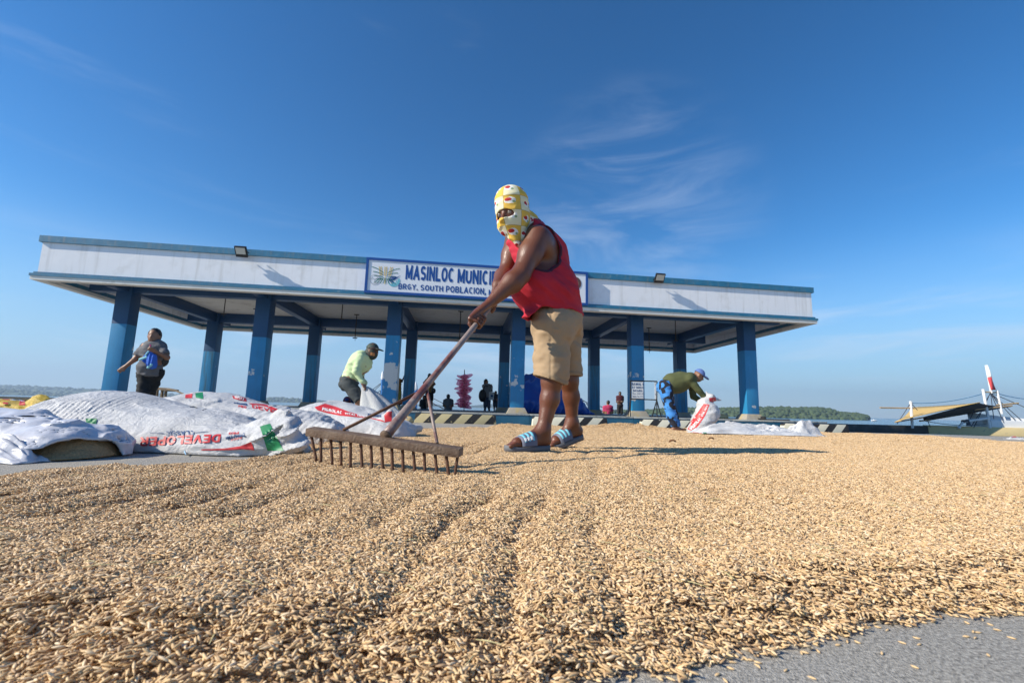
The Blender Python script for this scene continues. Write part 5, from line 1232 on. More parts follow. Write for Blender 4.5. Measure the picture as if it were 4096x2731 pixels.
# flat empties on the right
M_sackf = weave_mat('bright_woven_sack', (.62, .62, .63), .5)
e7 = crumple('empty_sack', 'flat white empty sack with red and green hem beside the upright sack', np.append(pg(3005, 1748)[:2], .045), (.95, .33), .2, 61, M_sackf, .05, n=60)
be7 = bvh_of(e7); decal_quad(((2765, 1738), (2806, 1741), (2806, 1730), (2765, 1727)), e7, M_pr, e7, bv=be7); decal_quad(((2812, 1741), (2826, 1742), (2826, 1729), (2812, 1729)), e7, M_pg, e7, bv=be7)
e8 = crumple('empty_sack', 'white empty sack with rumpled end by the last striped stop', np.append(pg(3160, 1750)[:2], .04), (.46, .27), .28, 67, M_sackf, .1, peak=(.55, 0, .15, .4)); be8 = bvh_of(e8)
decal_quad(((3075, 1746), (3140, 1742), (3145, 1728), (3090, 1736)), e8, M_pr, e8, bv=be8)
e9 = crumple('empty_sack', 'flat white empty sack near the platform kerb behind the red-hemmed one', np.append(pg(3000, 1728)[:2], .05), (.9, .3), .24, 71, M_sackf, .06)
e10 = crumple('empty_sack', 'small red and white plastic sack against the cream quay wall', pg(4072, 1757), (.55, .3), .26, 77, M_sack, .2, peak=(.1, 0, .14, .4)); be10 = bvh_of(e10)
decal_quad(((4045, 1748), (4075, 1748), (4066, 1732), (4050, 1734)), e10, M_pr, e10, bv=be10)
# tan lump by the first stop, ochre lump on the platform edge
M_tan = mat('tan_sandbag', (.55, .40, .2), .85, .25, 8, .5, 30)
tag(blob('sandbag', [ell_(px(1624, 1690, 11.2), (.18, .15, .13), None, .05), ell_(px(1632, 1684, 11.2), (.13, .14, .12), None, .05)], .02, M_tan, None, cut=ground_cut(), disp=sack_disp(81, .012)), 'tan lump of sandbag beside the yellow striped wheel stop', 'sandbag')
# ------------------------------------------------------------------ other people
M_sk2 = mat('tan_skin', (.24, .115, .065), .5, .12, 8, 0, sub=.05)
M_hair = mat('black_hair', (.012, .01, .009), .45, .2, 30, .3, 60)
def cloth(name, c, var=.15): return mat(name, c, .88, var, 7, .25, 70)
def figure(label, Y, J, top, bottom, zf, s=1.0, h=.016, sleeves='short', legs='long', hair='short', face=(0, -1, 0), hat=None, skin=None, group=None, fat=1.0, bmat=None, name='person', topmat=None, wr=6.0, wa=.010, shoes=(.03, .025, .02), hz=1.0):
    """J: joints as (x, y[, dY]) in photograph pixels at depth Y"""
    skin = skin or M_sk2
    t = thing(name, label, 'person', group)
    def j(k):
        a = J[k]; return px(a[0], a[1], Y + (a[2] if len(a) > 2 else 0))
    Q = {k: j(k) for k in J}
    face = unit(face); up = EZ if 'hup' not in J else unit(Q['hup'] - Q['head']); Q.pop('hup', None)
    rt = unit(np.cross(face, up)); fw = unit(np.cross(up, rt)); HMx = np.array([rt, fw, up])
    hd = Q['head']; nk = Q['neck']; mid = lambda a, b_: (Q[a] + Q[b_]) / 2
    hip = mid('hl', 'hr'); sh_ = mid('sl', 'sr')
    tor = [cap_(Q['hl'] * .6 + hip * .4, Q['sl'] * .62 + sh_ * .38, .105 * s * fat, .095 * s * fat, .05 * s), cap_(Q['hr'] * .6 + hip * .4, Q['sr'] * .62 + sh_ * .38, .105 * s * fat, .095 * s * fat, .05 * s), cap_(hip, sh_, .115 * s * fat, .11 * s * fat, .05 * s), cap_(sh_, nk, .085 * s, .05 * s, .05 * s), cap_(Q['sl'], Q['sr'], .062 * s, .062 * s, .04 * s)]
    for k in ('belly', 'chest'):
        if k in Q: tor.append(ell_(Q[k], np.array([.16, .16, .17]) * s * fat, None, .06 * s))
    up_arm = [cap_(Q['sl'], Q['el'], .058 * s, .046 * s, .03 * s), cap_(Q['sr'], Q['er'], .058 * s, .046 * s, .03 * s)]
    fore = [cap_(Q['el'], Q['wl'], .044 * s, .029 * s, .02 * s), cap_(Q['er'], Q['wr'], .044 * s, .029 * s, .02 * s)]
    hnd = []
    for e, w in (('el', 'wl'), ('er', 'wr')):
        d = unit(Q[w] - Q[e]); sd_ = unit(np.cross(d, fw + .01)); nn = np.cross(sd_, d); c = Q[w] + d * .045 * s
        for i in range(4):
            b_ = Q[w] + d * .07 * s + sd_ * (i - 1.5) * .019 * s; m_ = b_ + d * .035 * s + nn * .006; e_ = m_ + d * .018 * s - nn * .022 * s
            hnd += [cap_(Q[w] + sd_ * (i - 1.5) * .012 * s, b_, .019 * s, .013 * s, .01 * s), cap_(b_, m_, .0105 * s, .010 * s, .005), cap_(m_, e_, .010 * s, .009 * s, .005)]
        hnd += [cap_(Q[w] + d * .02 * s - sd_ * .02 * s, Q[w] + d * .06 * s - sd_ * .05 * s, .015 * s, .010 * s, .01 * s)]
    thigh = [cap_(Q['hl'], Q['kl'], .092 * s * fat, .062 * s, .04 * s), cap_(Q['hr'], Q['kr'], .092 * s * fat, .062 * s, .04 * s)]
    calf = []; ft = []
    for sd_, an in (('l', 'al'), ('r', 'ar')):
        K, A = Q['k' + sd_], Q[an]
        m_ = K * .65 + A * .35; calf += [cap_(K, m_, .058 * s, .055 * s, .03 * s), cap_(m_, A, .055 * s, .036 * s, .03 * s)]
        tdir = unit(np.array([face[0], face[1], 0]) + 1e-6) if ('t' + sd_) not in Q else unit((Q['t' + sd_] - A) * [1, 1, 0])
        z_ = (zf(A[1]) if callable(zf) else zf); hl = np.array([A[0], A[1], z_ + .035 * s]) - tdir * .04 * s; te = np.array([A[0], A[1], z_ + .028 * s]) + tdir * .15 * s
        ft += [cap_(A, hl, .036 * s, .035 * s, .02 * s), cap_(hl, te, .034 * s, .027 * s, .02 * s), cap_(A, te * .5 + hl * .5, .034 * s, .03 * s, .02 * s)]
    sb = s; s = s * hz
    hp = [ell_(hd, np.array([.074, .092, .112]) * s, HMx, .02 * s), ell_(hd - up * .05 * s + fw * .03 * s, np.array([.052, .058, .065]) * s, HMx, .02 * s), cap_(hd - up * .06 * s, nk, .052 * s, .056 * s, .03 * s), cap_(hd + fw * .088 * s, hd + fw * .108 * s - up * .03 * s, .010 * s, .013 * s, .012 * s), cap_(hd + fw * .085 * s - up * .058 * s - rt * .015 * s, hd + fw * .085 * s - up * .058 * s + rt * .015 * s, .010 * s, .010 * s, .008),
          ell_(hd + rt * .076 * s - up * .005, np.array([.012, .022, .032]) * s, HMx, .008), ell_(hd - rt * .076 * s - up * .005, np.array([.012, .022, .032]) * s, HMx, .008)]
    def fd(P, s=s):
        a = 0
        for g in (-1, 1): a = a + .010 * s * np.exp(-((P - (hd + fw * .088 * s + rt * .03 * s * g + up * .006)) ** 2).sum(1) / (.017 * s) ** 2)
        return a
    s = sb
    blob('body', tor + up_arm + fore + hnd + thigh + calf + ft + hp, h, skin, t, disp=fd if h < .014 else None, smooth=1)
    if h < .014:
        for g in (-1, 1): blob('eye', [ell_(hd + fw * .084 * s + rt * .03 * s * g + up * .006, np.array([.013, .009, .008]) * s, HMx)], .004, M_eye, t, smooth=1)
    wrk = lambda sd_: (lambda P: fbm(P * [wr, wr, wr * 2.2] + sd_, 3, sd_) * wa)
    hash_ = int(abs(hd[0] * 97)) % 50
    tp = tor + up_arm + (fore if sleeves == 'long' else [])
    ccut = None
    lowz = hip - unit(sh_ - hip) * .09 * s; ax = unit(sh_ - hip)
    def tcut(P):
        c = -((P - lowz) @ ax.astype(np.float32)) ; c = np.maximum(c, -(np.sqrt(((P - (nk + unit(nk - sh_) * .03)) ** 2).sum(1)) - .062 * s))
        if sleeves == 'short':
            for a, b_ in (('sl', 'el'), ('sr', 'er')):
                d = unit(Q[b_] - Q[a]); ln = np.linalg.norm(Q[b_] - Q[a]); m1 = ((P - Q[a]) @ d.astype(np.float32)) - ln * .78
                near = np.sqrt(((P - (Q[b_])) ** 2).sum(1)) - ln * .75
                c = np.maximum(c, np.minimum(m1, -near))
        elif sleeves == 'none':
            for a, b_ in (('sl', 'el'), ('sr', 'er')):
                d = unit(Q[b_] - Q[a]); c = np.maximum(c, np.minimum((P - Q[a]) @ d.astype(np.float32) - .03, -(np.sqrt(((P - Q[b_]) ** 2).sum(1)) - np.linalg.norm(Q[b_] - Q[a]) * .98)))
        return c
    blob('shirt', tp, h, topmat or cloth('cloth_%02d_%02d_%02d' % tuple(int(c * 99) for c in top), top), t, inflate=.016 * s, disp=wrk(hash_), cut=tcut, smooth=1)
    bp = [cap_(hip + ax * .03, hip - ax * .02, .12 * s * fat, .12 * s * fat, .05)] + thigh + (calf if legs == 'long' else [])
    def bcut(P):
        c = ((P - (hip + ax * .05 * s)) @ ax.astype(np.float32))
        if legs == 'short':
            for k_, a_ in (('kl', 'al'), ('kr', 'ar')):
                d = unit(Q[k_] - Q['h' + k_[1]]); c = np.maximum(c, np.minimum((P - Q[k_]) @ d.astype(np.float32) - .02, .3 - np.sqrt(((P - Q[k_]) ** 2).sum(1))))
        else:
            c = np.maximum(c, ((zf(P[:, 1].mean()) if callable(zf) else zf) + .085 * s) - P[:, 2])
        return c
    blob('trousers' if legs == 'long' else 'shorts', bp, h, bmat or cloth('cloth_%02d_%02d_%02d' % tuple(int(c * 99) for c in bottom), bottom), t, inflate=(.034 if bmat else .02) * s, disp=wrk(hash_ + 5), cut=bcut, smooth=1)
    back = -fw; s = s * hz
    if hair:
        hpz = [ell_(hd + up * .018 * s + back * .016 * s, np.array([.086, .1, .112]) * s, HMx, .02)]
        if hair == 'long': hpz += [cap_(hd + back * .05 * s, nk + back * .09 * s - up * .12 * s, .07 * s, .045 * s, .04)]
        if hair == 'bun': hpz += [ell_(hd + back * .08 * s + up * .05 * s, np.array([.05, .05, .05]) * s, HMx, .03)]
        def hcut(P):
            p = (P - hd) @ HMx.T.astype(np.float32); return np.maximum(np.minimum(p[:, 1] - .055 * s + np.maximum(0, .06 * s - p[:, 2]) * .8, .5), -.16 * s - p[:, 2] if hair != 'long' else -1.0 + 0 * p[:, 2])
        blob('hair', hpz, h * .8, M_hair, t, cut=hcut, disp=lambda P: fbm(P * 45, 2, 3) * .004, smooth=1)
    if hat:
        hm = hat if not isinstance(hat, tuple) else cloth('hat_%02d_%02d_%02d' % tuple(int(c * 99) for c in hat), hat)
        def kc(P): return -((P - hd - up * .035 * s) @ up.astype(np.float32)) - .15 * ((P - hd) @ fw.astype(np.float32))
        c_ = blob('cap', [ell_(hd + up * .02 * s, np.array([.092, .108, .118]) * s, HMx)], h * .7, hm, t, cut=kc, smooth=1)
        blob('visor', [ell_(hd + fw * .125 * s + up * .038 * s, np.array([.07, .075, .014]) * s, frame(unit(up + fw * .25), rt))], h * .6, hm, c_, smooth=1)
    return t, Q, (hd, rt, fw, up)
# woman striding past on the left
wl, QW, _ = figure('woman in grey T-shirt and black trousers striding past the sacks', 8.4,
    dict(head=(617, 1345), neck=(612, 1376), sl=(578, 1388, .05), sr=(645, 1386), el=(541, 1436, -.05), er=(668, 1430, -.05), wl=(500, 1467, -.1), wr=(622, 1406, -.25), hl=(577, 1490), hr=(625, 1486, .05), kl=(572, 1570, -.1), kr=(602, 1565, .1), al=(575, 1650, -.2), ar=(606, 1645, .3), belly=(600, 1466, -.02)),
    (.11, .11, .12), (.008, .008, .009), lambda y: G(y), 1.04, .0125, 'short', 'long', 'bun', (.25, -.95, .05), fat=1.02, hz=1.18, wa=.022)
um = thing('umbrella', 'half-folded blue umbrella with pink shaft held by the striding woman', 'umbrella')
q = MB(); q.tube([px(602, 1378, 8.12), px(600, 1447, 8.1)], .012, 8); q.build('shaft', mat('pink_shaft', (.5, .03, .16), .4), um)
M_ub = cloth('umbrella_blue', (.03, .12, .5), .3)
blob('folded_canopy', [cap_(px(603, 1400, 8.12), px(607, 1455, 8.10), .03, .075, .03), cap_(px(614, 1430, 8.12), px(614, 1468, 8.12), .05, .035, .03), cap_(px(590, 1415, 8.15), px(582, 1440, 8.16), .03, .05, .03), cap_(px(605, 1450, 8.14), px(596, 1472, 8.14), .06, .02, .03)], .011, M_ub, um, disp=lambda P: np.sin(P[:, 0] * 120 + P[:, 2] * 20) * .010, smooth=1)
blob('canopy_lining', [cap_(px(560, 1437, 8.1), px(588, 1428, 8.08), .022, .02, .02), cap_(px(592, 1470, 8.07), px(606, 1458, 8.05), .022, .025, .02), cap_(px(583, 1420, 8.07), px(594, 1406, 8.07), .014, .016, .02)], .009, cloth('pale_cyan_lining', (.25, .55, .62)), um, smooth=1)
bgw = thing('shoulder_bag', 'black shoulder bag at the hip of the striding woman', 'bag'); blob('bag_body', [ell_(px(648, 1443, 8.5), (.11, .1, .12), None)], .014, mat('black_leather', (.012, .012, .013), .5), bgw, smooth=1)
q = MB(); q.tube([px(648, 1430, 8.45), px(640, 1385, 8.32), px(620, 1372, 8.4)], .012, 6); q.build('bag_strap', MAT['black_leather'], bgw)
# man in pale green stooping over a sack
M_camo = mat('dark_camo', (.02, .04, .03), .7, .6, 18, 0, dirt=(.07, .04, .03), dscale=14, dmin=.5, dmax=.55)
gm_, QG, hg = figure('person in pale green long-sleeved shirt and dark cap stooping to lift a sack', 7.0,
    dict(head=(1488, 1405), hup=(1492, 1380), neck=(1464, 1423), sl=(1441, 1432, -.12), sr=(1452, 1430, .2), el=(1428, 1488, -.2), er=(1440, 1488, .25), wl=(1450, 1530, -.2), wr=(1456, 1532, .12), hl=(1394, 1525, -.1), hr=(1398, 1525, .12), kl=(1437, 1600, -.16), kr=(1440, 1598, .16), al=(1432, 1672, -.12), ar=(1440, 1672, .2), chest=(1440, 1455)),
    (.52, .64, .36), (.04, .048, .052), lambda y: G(y), .98, .0115, 'long', 'short', None, (.9, -.25, -.35), hat=M_camo, skin=M_sk2, fat=1.02, wa=.02)
hd, rt, fw, up = hg
def fcut(P): return -(np.sqrt(((((P - (hd + fw * .1 + up * .012)) @ np.array([rt, fw, up]).T.astype(np.float32)) / [.055, .05, .02]) ** 2).sum(1)) - 1) * .02
fm = blob('face_cover', [ell_(hd, np.array([.078, .096, .112]) * .98, np.array([rt, fw, up]), .02), ell_(hd - up * .05 + fw * .03, (.056, .062, .068), np.array([rt, fw, up]), .02), cap_(hd - up * .06, QG['neck'], .064, .075, .03)], .009, M_camo, gm_, inflate=.006, cut=fcut, smooth=1)
b_fm = bvh_of(fm)
decal_quad(((1481, 1420), (1490, 1423), (1492, 1411), (1483, 1408)), fm, mat('orange_print', (.5, .2, .06), .6), gm_, 4, 4, 'printed_patch', b_fm, .006); decal_quad(((1491, 1423), (1498, 1424), (1499, 1412), (1493, 1411)), fm, MAT['orange_print'], gm_, 4, 4, 'printed_patch', b_fm, .006)
hs_ = thing('held_sack', 'grey-white sack hanging open from the hands of the pale green worker', 'sack')
hp_ = px(1457, 1545, 6.85)
rows = []; nr = 22; nc = 30
for i in range(nr):
    t = i / (nr - 1); w = .05 + .34 * t ** .8; c = hp_ * (1 - t) + px(1520, 1668, 6.8) * t
    for k in range(nc):
        a = 2 * math.pi * k / nc; rr = 1 + .18 * math.sin(5 * a + 2 * t) + .08 * math.sin(11 * a - 3 * t)
        rows.append(c + np.array([w * math.cos(a) * rr * (.9 if math.cos(a) > 0 else .62), .16 * (.25 + t) * math.sin(a) * rr, .02 * math.sin(3 * a) * t]))
F_ = [(i * nc + k, i * nc + (k + 1) % nc, (i + 1) * nc + (k + 1) % nc, (i + 1) * nc + k) for i in range(nr - 1) for k in range(nc)] + [tuple(range(nc))[::-1]]
obj('sack_cloth', mesh(rows, F_, True), M_sack2, hs_)
# woman bending over the upright sack
M_tie = mat('blue_tie_dye', (.05, .24, .62), .85, .5, 5, .2, 60); ns, ls, bs = nodes_of(M_tie)
_t = ns.new('ShaderNodeTexCoord'); _v = ns.new('ShaderNodeTexNoise'); _v.inputs['Scale'].default_value = 6.0; _v.inputs['Detail'].default_value = 2.5; _v.inputs['Distortion'].default_value = 1.2; ls.new(_t.outputs['Object'], _v.inputs['Vector'])
_r = ns.new('ShaderNodeMapRange'); _r.inputs['From Min'].default_value = .515; _r.inputs['From Max'].default_value = .545; ls.new(_v.outputs['Fac'], _r.inputs['Value']); _m = ns.new('ShaderNodeMix'); _m.data_type = 'RGBA'; _m.inputs['B'].default_value = (.008, .01, .02, 1)
ls.new(bs.inputs['Base Color'].links[0].from_socket, _m.inputs['A']); ls.new(_r.outputs[0], _m.inputs['Factor']); ls.new(_m.outputs['Result'], bs.inputs['Base Color'])
ow, QO, _ = figure('woman in olive long-sleeved top and blue tie-dye trousers bending over a sack', 8.55,
    dict(head=(2794, 1502), hup=(2806, 1480), neck=(2772, 1508), sl=(2756, 1516, -.16), sr=(2764, 1516, .16), el=(2797, 1562, -.18), er=(2772, 1582, .18), wl=(2840, 1615, -.12), wr=(2806, 1606, .12), hl=(2662, 1548, -.1), hr=(2668, 1548, .12), kl=(2680, 1636, -.1), kr=(2688, 1636, .12), al=(2700, 1708, -.12), ar=(2708, 1708, .14), tl=(2740, 1712, -.12), tr=(2744, 1712, .14), chest=(2722, 1527), belly=(2690, 1532)),
    (.075, .085, .03), (.1, .3, .6), lambda y: G(y) + .035, 1.0, .0125, 'long', 'long', None, (.8, -.2, -.5), hat=(.11, .18, .42), fat=1.06, bmat=M_tie)
# people beyond the pavilion
far = 'people under and beyond the pavilion'
ZQ = -.06
def std(x, yh, yf, s=1.0, lean=0, arms=None):
    """upright joints from head and foot pixel rows"""
    H_ = yf - yh; k = H_ / 1.62
    J = dict(head=(x + lean, yh + .12 * k), neck=(x + lean * .8, yh + .27 * k), sl=(x - .16 * k, yh + .33 * k), sr=(x + .16 * k, yh + .33 * k), el=(x - .2 * k, yh + .6 * k), er=(x + .2 * k, yh + .6 * k), wl=(x - .18 * k, yh + .8 * k, -.1), wr=(x + .18 * k, yh + .8 * k, -.1), hl=(x - .08 * k, yh + .82 * k), hr=(x + .08 * k, yh + .82 * k), kl=(x - .09 * k, yh + 1.18 * k), kr=(x + .09 * k, yh + 1.18 * k), al=(x - .1 * k, yh + 1.53 * k), ar=(x + .1 * k, yh + 1.53 * k))
    J.update(arms or {}); return J
def sit(x, yh, yb, w=1.0, dy=0):
    """seated, back towards us"""
    k = (yb - yh) / .85
    return dict(head=(x, yh + .12 * k), neck=(x, yh + .26 * k), sl=(x - .17 * k * w, yh + .33 * k), sr=(x + .17 * k * w, yh + .33 * k), el=(x - .22 * k * w, yh + .58 * k), er=(x + .22 * k * w, yh + .58 * k), wl=(x - .12 * k, yh + .72 * k, .25), wr=(x + .12 * k, yh + .72 * k, .25), hl=(x - .11 * k, yh + .78 * k), hr=(x + .11 * k, yh + .78 * k), kl=(x - .15 * k, yh + .74 * k, .4), kr=(x + .15 * k, yh + .74 * k, .4), al=(x - .12 * k, yh + .84 * k, .6), ar=(x + .12 * k, yh + .84 * k, .6))
figure('seated child in dark blue jacket wearing a red and blue backpack', 20, sit(1398, 1568, 1636, .85), (.02, .04, .12), (.03, .05, .1), ZP, .72, .018, 'long', 'long', 'short', (.3, 1, 0), group=far)
bp_ = thing('backpack', 'dark red and blue backpack worn by the seated child', 'backpack'); blob('pack_body', [ell_(px(1387, 1606, 19.75), (.17, .1, .23), None, .03), ell_(px(1387, 1612, 19.68), (.11, .08, .14), None, .03)], .018, mat('backpack_red', (.16, .01, .025), .6, .3, 9), bp_, smooth=1)
blob('pocket', [ell_(px(1387, 1598, 19.62), (.09, .06, .07), None, .03)], .014, mat('backpack_blue', (.02, .04, .2), .6), bp_, smooth=1)
figure('man in orange jersey leaning one arm on a pavilion column', 19.2, std(1589, 1491, 1640, 1, 0, dict(er=(1607, 1526), wr=(1616, 1508), sr=(1601, 1522))), (.42, .17, .02), (.4, .3, .06), ZP, .95, .018, 'none', 'short', 'short', (.3, -.9, 0), group=far, skin=mat('deep_brown_skin', (.1, .045, .025), .5, .1))
figure('woman in mustard top and black shorts with one elbow raised', 20, std(1718, 1493, 1641, 1, 0, dict(el=(1695, 1531), wl=(1710, 1512, -.05), er=(1739, 1536), wr=(1728, 1548, -.1), sl=(1706, 1523), sr=(1730, 1524))), (.30, .17, .03), (.01, .01, .012), ZP, .95, .018, 'none', 'short', 'long', (-.2, 1, 0), group=far)
hb = thing('handbag', 'small dark handbag hanging at the waist of the mustard-topped woman', 'bag'); blob('bag_body', [ell_(px(1734, 1563, 19.8), (.1, .07, .12), None)], .018, MAT['black_leather'], hb, smooth=1); q = MB(); q.tube([px(1734, 1555, 19.8), px(1730, 1525, 19.8)], .012, 5); q.build('bag_strap', MAT['black_leather'], hb)
figure('person in dark clothes crouching behind the mustard-topped woman', 20.6, sit(1697, 1582, 1640, 1.05), (.015, .017, .02), (.02, .02, .025), ZP, .9, .018, 'long', 'long', 'short', (-.6, -.6, 0), group=far)
figure('seated man in dark cap and grey vest beside the pink candy rack', 20, sit(1793, 1578, 1643, 1.1), (.11, .12, .14), (.02, .02, .03), ZP, .92, .018, 'short', 'long', 'short', (-.35, 1, 0), hat=(.015, .018, .02), group=far)
figure('long-haired woman in jeans carrying bags beside the child', 20.2, std(1948, 1516, 1650, 1, -3, dict(er=(1966, 1562, -.1), wr=(1967, 1545, -.25), el=(1938, 1570))), (.2, .2, .21), (.03, .05, .09), ZP - .06, .93, .017, 'long', 'long', 'long', (.9, -.3, 0), group=far)
bb = thing('duffel_bag', 'large black bag slung on the back of the long-haired woman', 'bag'); blob('bag_body', [ell_(px(1930, 1582, 20.1), (.17, .14, .28), None)], .02, MAT['black_leather'], bb, smooth=1); q = MB(); q.tube([px(1930, 1560, 20.1), px(1942, 1540, 20.0), px(1950, 1545, 19.95)], .02, 6); q.build('bag_strap', MAT['black_leather'], bb)
tb = thing('tote_bag', 'pale printed tote bag between the long-haired woman and the child', 'bag'); P = px(1956, 1567, 19.8); q = MB(); q.box(P, (.22, 0, 0), (0, .06, 0), (.0, 0, -.34)); q.build('bag_body', mat('pale_tote', (.5, .52, .53), .8, .1), tb, bevel=.015)
q = MB(); q.tube([P + [.04, .03, 0], P + [.08, .03, .17], P + [.12, .03, .2], P + [.17, .03, 0]], .008, 5); q.build('handle', MAT['pale_tote'], tb)
q = MB(); q.box(P + [.08, -.012, -.12], (.1, 0, 0), (0, .006, 0), (0, 0, -.1)); q.build('printed_patch', M_pn, tb)
figure('small child standing beside the pale tote bag', 20.2, std(1982, 1564, 1650, .7, 0), (.03, .035, .05), (.03, .04, .07), ZP - .06, .66, .016, 'short', 'short', 'short', (-.9, -.3, 0), group=far)
figure('person in black half hidden behind a pavilion column', 20.2, std(2032, 1526, 1650, .95, 0), (.015, .015, .018), (.012, .012, .015), ZP - .06, .9, .018, 'short', 'long', 'short', (.6, .8, 0), group=far)
figure('seated person in pink shirt on the quay right of the tarpaulin', 22.5, sit(2432, 1600, 1672, 1.0), (.45, .04, .12), (.03, .03, .05), ZQ, .95, .02, 'short', 'long', 'short', (-.5, .8, 0), group=far)
figure('standing boy in dark maroon T-shirt with folded arms', 23.5, std(2480, 1566, 1672, 1, 0, dict(wl=(2484, 1606, -.18), wr=(2474, 1608, -.2), el=(2467, 1608), er=(2492, 1606))), (.07, .012, .02), (.015, .015, .02), ZQ, .87, .019, 'short', 'long', 'short', (-.2, -1, 0), group=far, skin=MAT['deep_brown_skin'])
# ------------------------------------------------------------------ pink candy rack, tarpaulin, notice board
cr_ = thing('candy_rack', 'tall pole hung with pink bags of cotton candy on the platform', 'candy rack')
q = MB(); q.tube([px(1856, 1644, 20), px(1858, 1478, 20)], .018, 6); q.build('pole', M_rod, cr_)
M_pk = mat('pink_bag', (1, .52, .62), .35, .25, 6, .3, 20); ns, ls, bs = nodes_of(M_pk); _tr = ns.new('ShaderNodeBsdfTranslucent'); _tr.inputs[0].default_value = (1, .5, .62, 1); _ms = ns.new('ShaderNodeMixShader'); _ms.inputs[0].default_value = .6; ls.new(bs.outputs[0], _ms.inputs[1]); ls.new(_tr.outputs[0], _ms.inputs[2]); _tp = ns.new('ShaderNodeBsdfTransparent'); _tp.inputs[0].default_value = (1, .72, .8, 1); _m3 = ns.new('ShaderNodeMixShader'); _m3.inputs[0].default_value = .55; ls.new(_ms.outputs[0], _m3.inputs[1]); ls.new(_tp.outputs[0], _m3.inputs[2]); ls.new(_m3.outputs[0], [n_ for n_ in ns if n_.type == 'OUTPUT_MATERIAL'][0].inputs[0]); bagm = []
for k in range(4):
    V = []; r_ = random.Random(k)
    iv, jf = ico(2); v = iv * np.array([.13, .1, .11]); v = v * (1 + .22 * (fbm(iv * 2.2 + k * 3, 2, k)[:, None])); tail = np.clip(-iv[:, 0] - .6, 0, 1)[:, None]; v = v + tail * np.array([-.34, 0, .06]) * r_.uniform(.6, 1.1)
    me = np_mesh(v, jf, 'candy_bag', False); me.materials.append(M_pk); bagm.append(me)
for k in range(54):
    f = (k // 6 + .5) / 9; a = (k % 6) * 1.047 + (k // 6) * .5; c = px(1856, 1500 + f * 132, 20); o = obj('candy_bag', bagm[k % 4], None, cr_)
    o.location = c + np.array([math.cos(a) * .12, math.sin(a) * .12, random.uniform(-.03, .03)]); o.rotation_euler = (random.uniform(-.4, .4), random.uniform(-.5, .5), a + math.pi + random.uniform(-.4, .4)); o.scale = (random.uniform(.75, 1.25), .9, random.uniform(.6, 1.0))
M_tarp = mat('blue_tarpaulin', (.012, .075, .36), .38, .2, 3, .25, 18)
YT = 15.6
tp_ = thing('tarpaulin', 'bright blue tarpaulin draped over a tall heap in the pavilion', 'tarpaulin')
def tarp_cut(P): return (ZP + .002) - P[:, 2]
TP = [cap_(px(2120, 1515, YT), px(2110, 1600, YT), .12, .55, .2), cap_(px(2120, 1515, YT), px(2200, 1530, YT), .12, .15, .2), cap_(px(2155, 1548, YT), px(2160, 1620, YT), .28, .5, .2), cap_(px(2200, 1545, YT), px(2200, 1620, YT), .25, .6, .2), cap_(px(2210, 1560, YT), px(2290, 1620, YT), .25, .35, .2), cap_(px(2280, 1615, YT), px(2368, 1662, YT), .28, .10, .2), cap_(px(2110, 1610, YT), px(2055, 1648, YT - .2), .35, .15, .2)]
def tarp_disp(P):
    a = P[:, 0] * .9 - P[:, 2] * .5
    r_ = 1 - np.abs(fbm(np.stack([a * 3.2, P[:, 1] * 1.5, P[:, 2] * .9 + P[:, 0] * .5], 1), 3, 7)); return -(np.clip(r_ - .55, 0, 1) / .45) ** 2 * .06 + fbm(P * 2.2, 2, 9) * .05
blob('draped_sheet', TP, .03, M_tarp, tp_, cut=tarp_cut, disp=tarp_disp, smooth=1)
M_rock = mat('grey_rock', (.2, .19, .175), .9, .3, 6, .5, 20)
for x, y, Y_, r_, lb in ((2056, 1650, 14.6, .16, 'grey lump of rock at the foot of the blue tarpaulin'), (2885, 1676, 14.9, .13, 'small ochre lump on the platform behind the upright sack')):
    P = px(x, y, Y_); P[2] = ZP + r_ * .4
    tag(blob('rock', [ell_(P, (r_ * 1.4, r_, r_ * .8), None, .05), ell_(P + [r_ * .7, 0, -.02], (r_, r_ * .9, r_ * .6), None, .05)], .025, M_rock if 'grey' in lb else M_tan, None, cut=lambda Q_: ZP + .001 - Q_[:, 2], disp=lambda Q_: fbm(Q_ * 9, 2, 5) * .03, smooth=1), lb, 'rock')
nb = thing('notice_board', 'black-framed no-littering notice board on legs in front of a column', 'notice board')
YN = 13.35
def nbp(x, y, d=0): return px(x, y, YN + d)
zl = ZP
fr_ = M_blk
for a, b_ in (((2522, 1522), (2628, 1525)), ((2522, 1595), (2628, 1599))):
    q = MB(); q.tube([nbp(*a), nbp(*b_)], .017, 6); q.build('frame_rail', fr_, nb)
P = nbp(2522, 1522); q = MB(); q.tube([P, np.array([P[0] - .02, P[1], zl])], .018, 6); q.build('post', fr_, nb)
P = nbp(2628, 1525); P2_ = nbp(2627, 1600); q = MB(); q.tube([P, P2_, np.array([P2_[0], P2_[1], zl])], .018, 6); q.build('post', fr_, nb)
for dx_ in (-.12, .16): q = MB(); q.tube([P2_, np.array([P2_[0] + dx_, P2_[1] + .1, zl])], .016, 6); q.build('strut', fr_, nb)
P = nbp(2521, 1600); q = MB(); q.tube([P, np.array([P[0] + .02, P[1] + .35, zl])], .016, 6); q.build('strut', fr_, nb)
M_nb = mat('weathered_white_board', (.6, .61, .62), .7, .12, 4, 0, dirt=(.35, .36, .38), dscale=6, dmin=.55, dmax=.7)
def flat(x0, y0, x1, y1, d, th, nm, m_):
    A, B_ = nbp(x0, y0, d), nbp(x1, y1, d); q = MB(); q.box((A[0], A[1], B_[2]), (B_[0] - A[0], 0, 0), (0, th, 0), (0, 0, A[2] - B_[2])); return q.build(nm, m_, nb)
flat(2525, 1525, 2574, 1594, 0, .012, 'panel', M_nb); flat(2618, 1527, 2625, 1597, 0, .012, 'panel', M_nb)
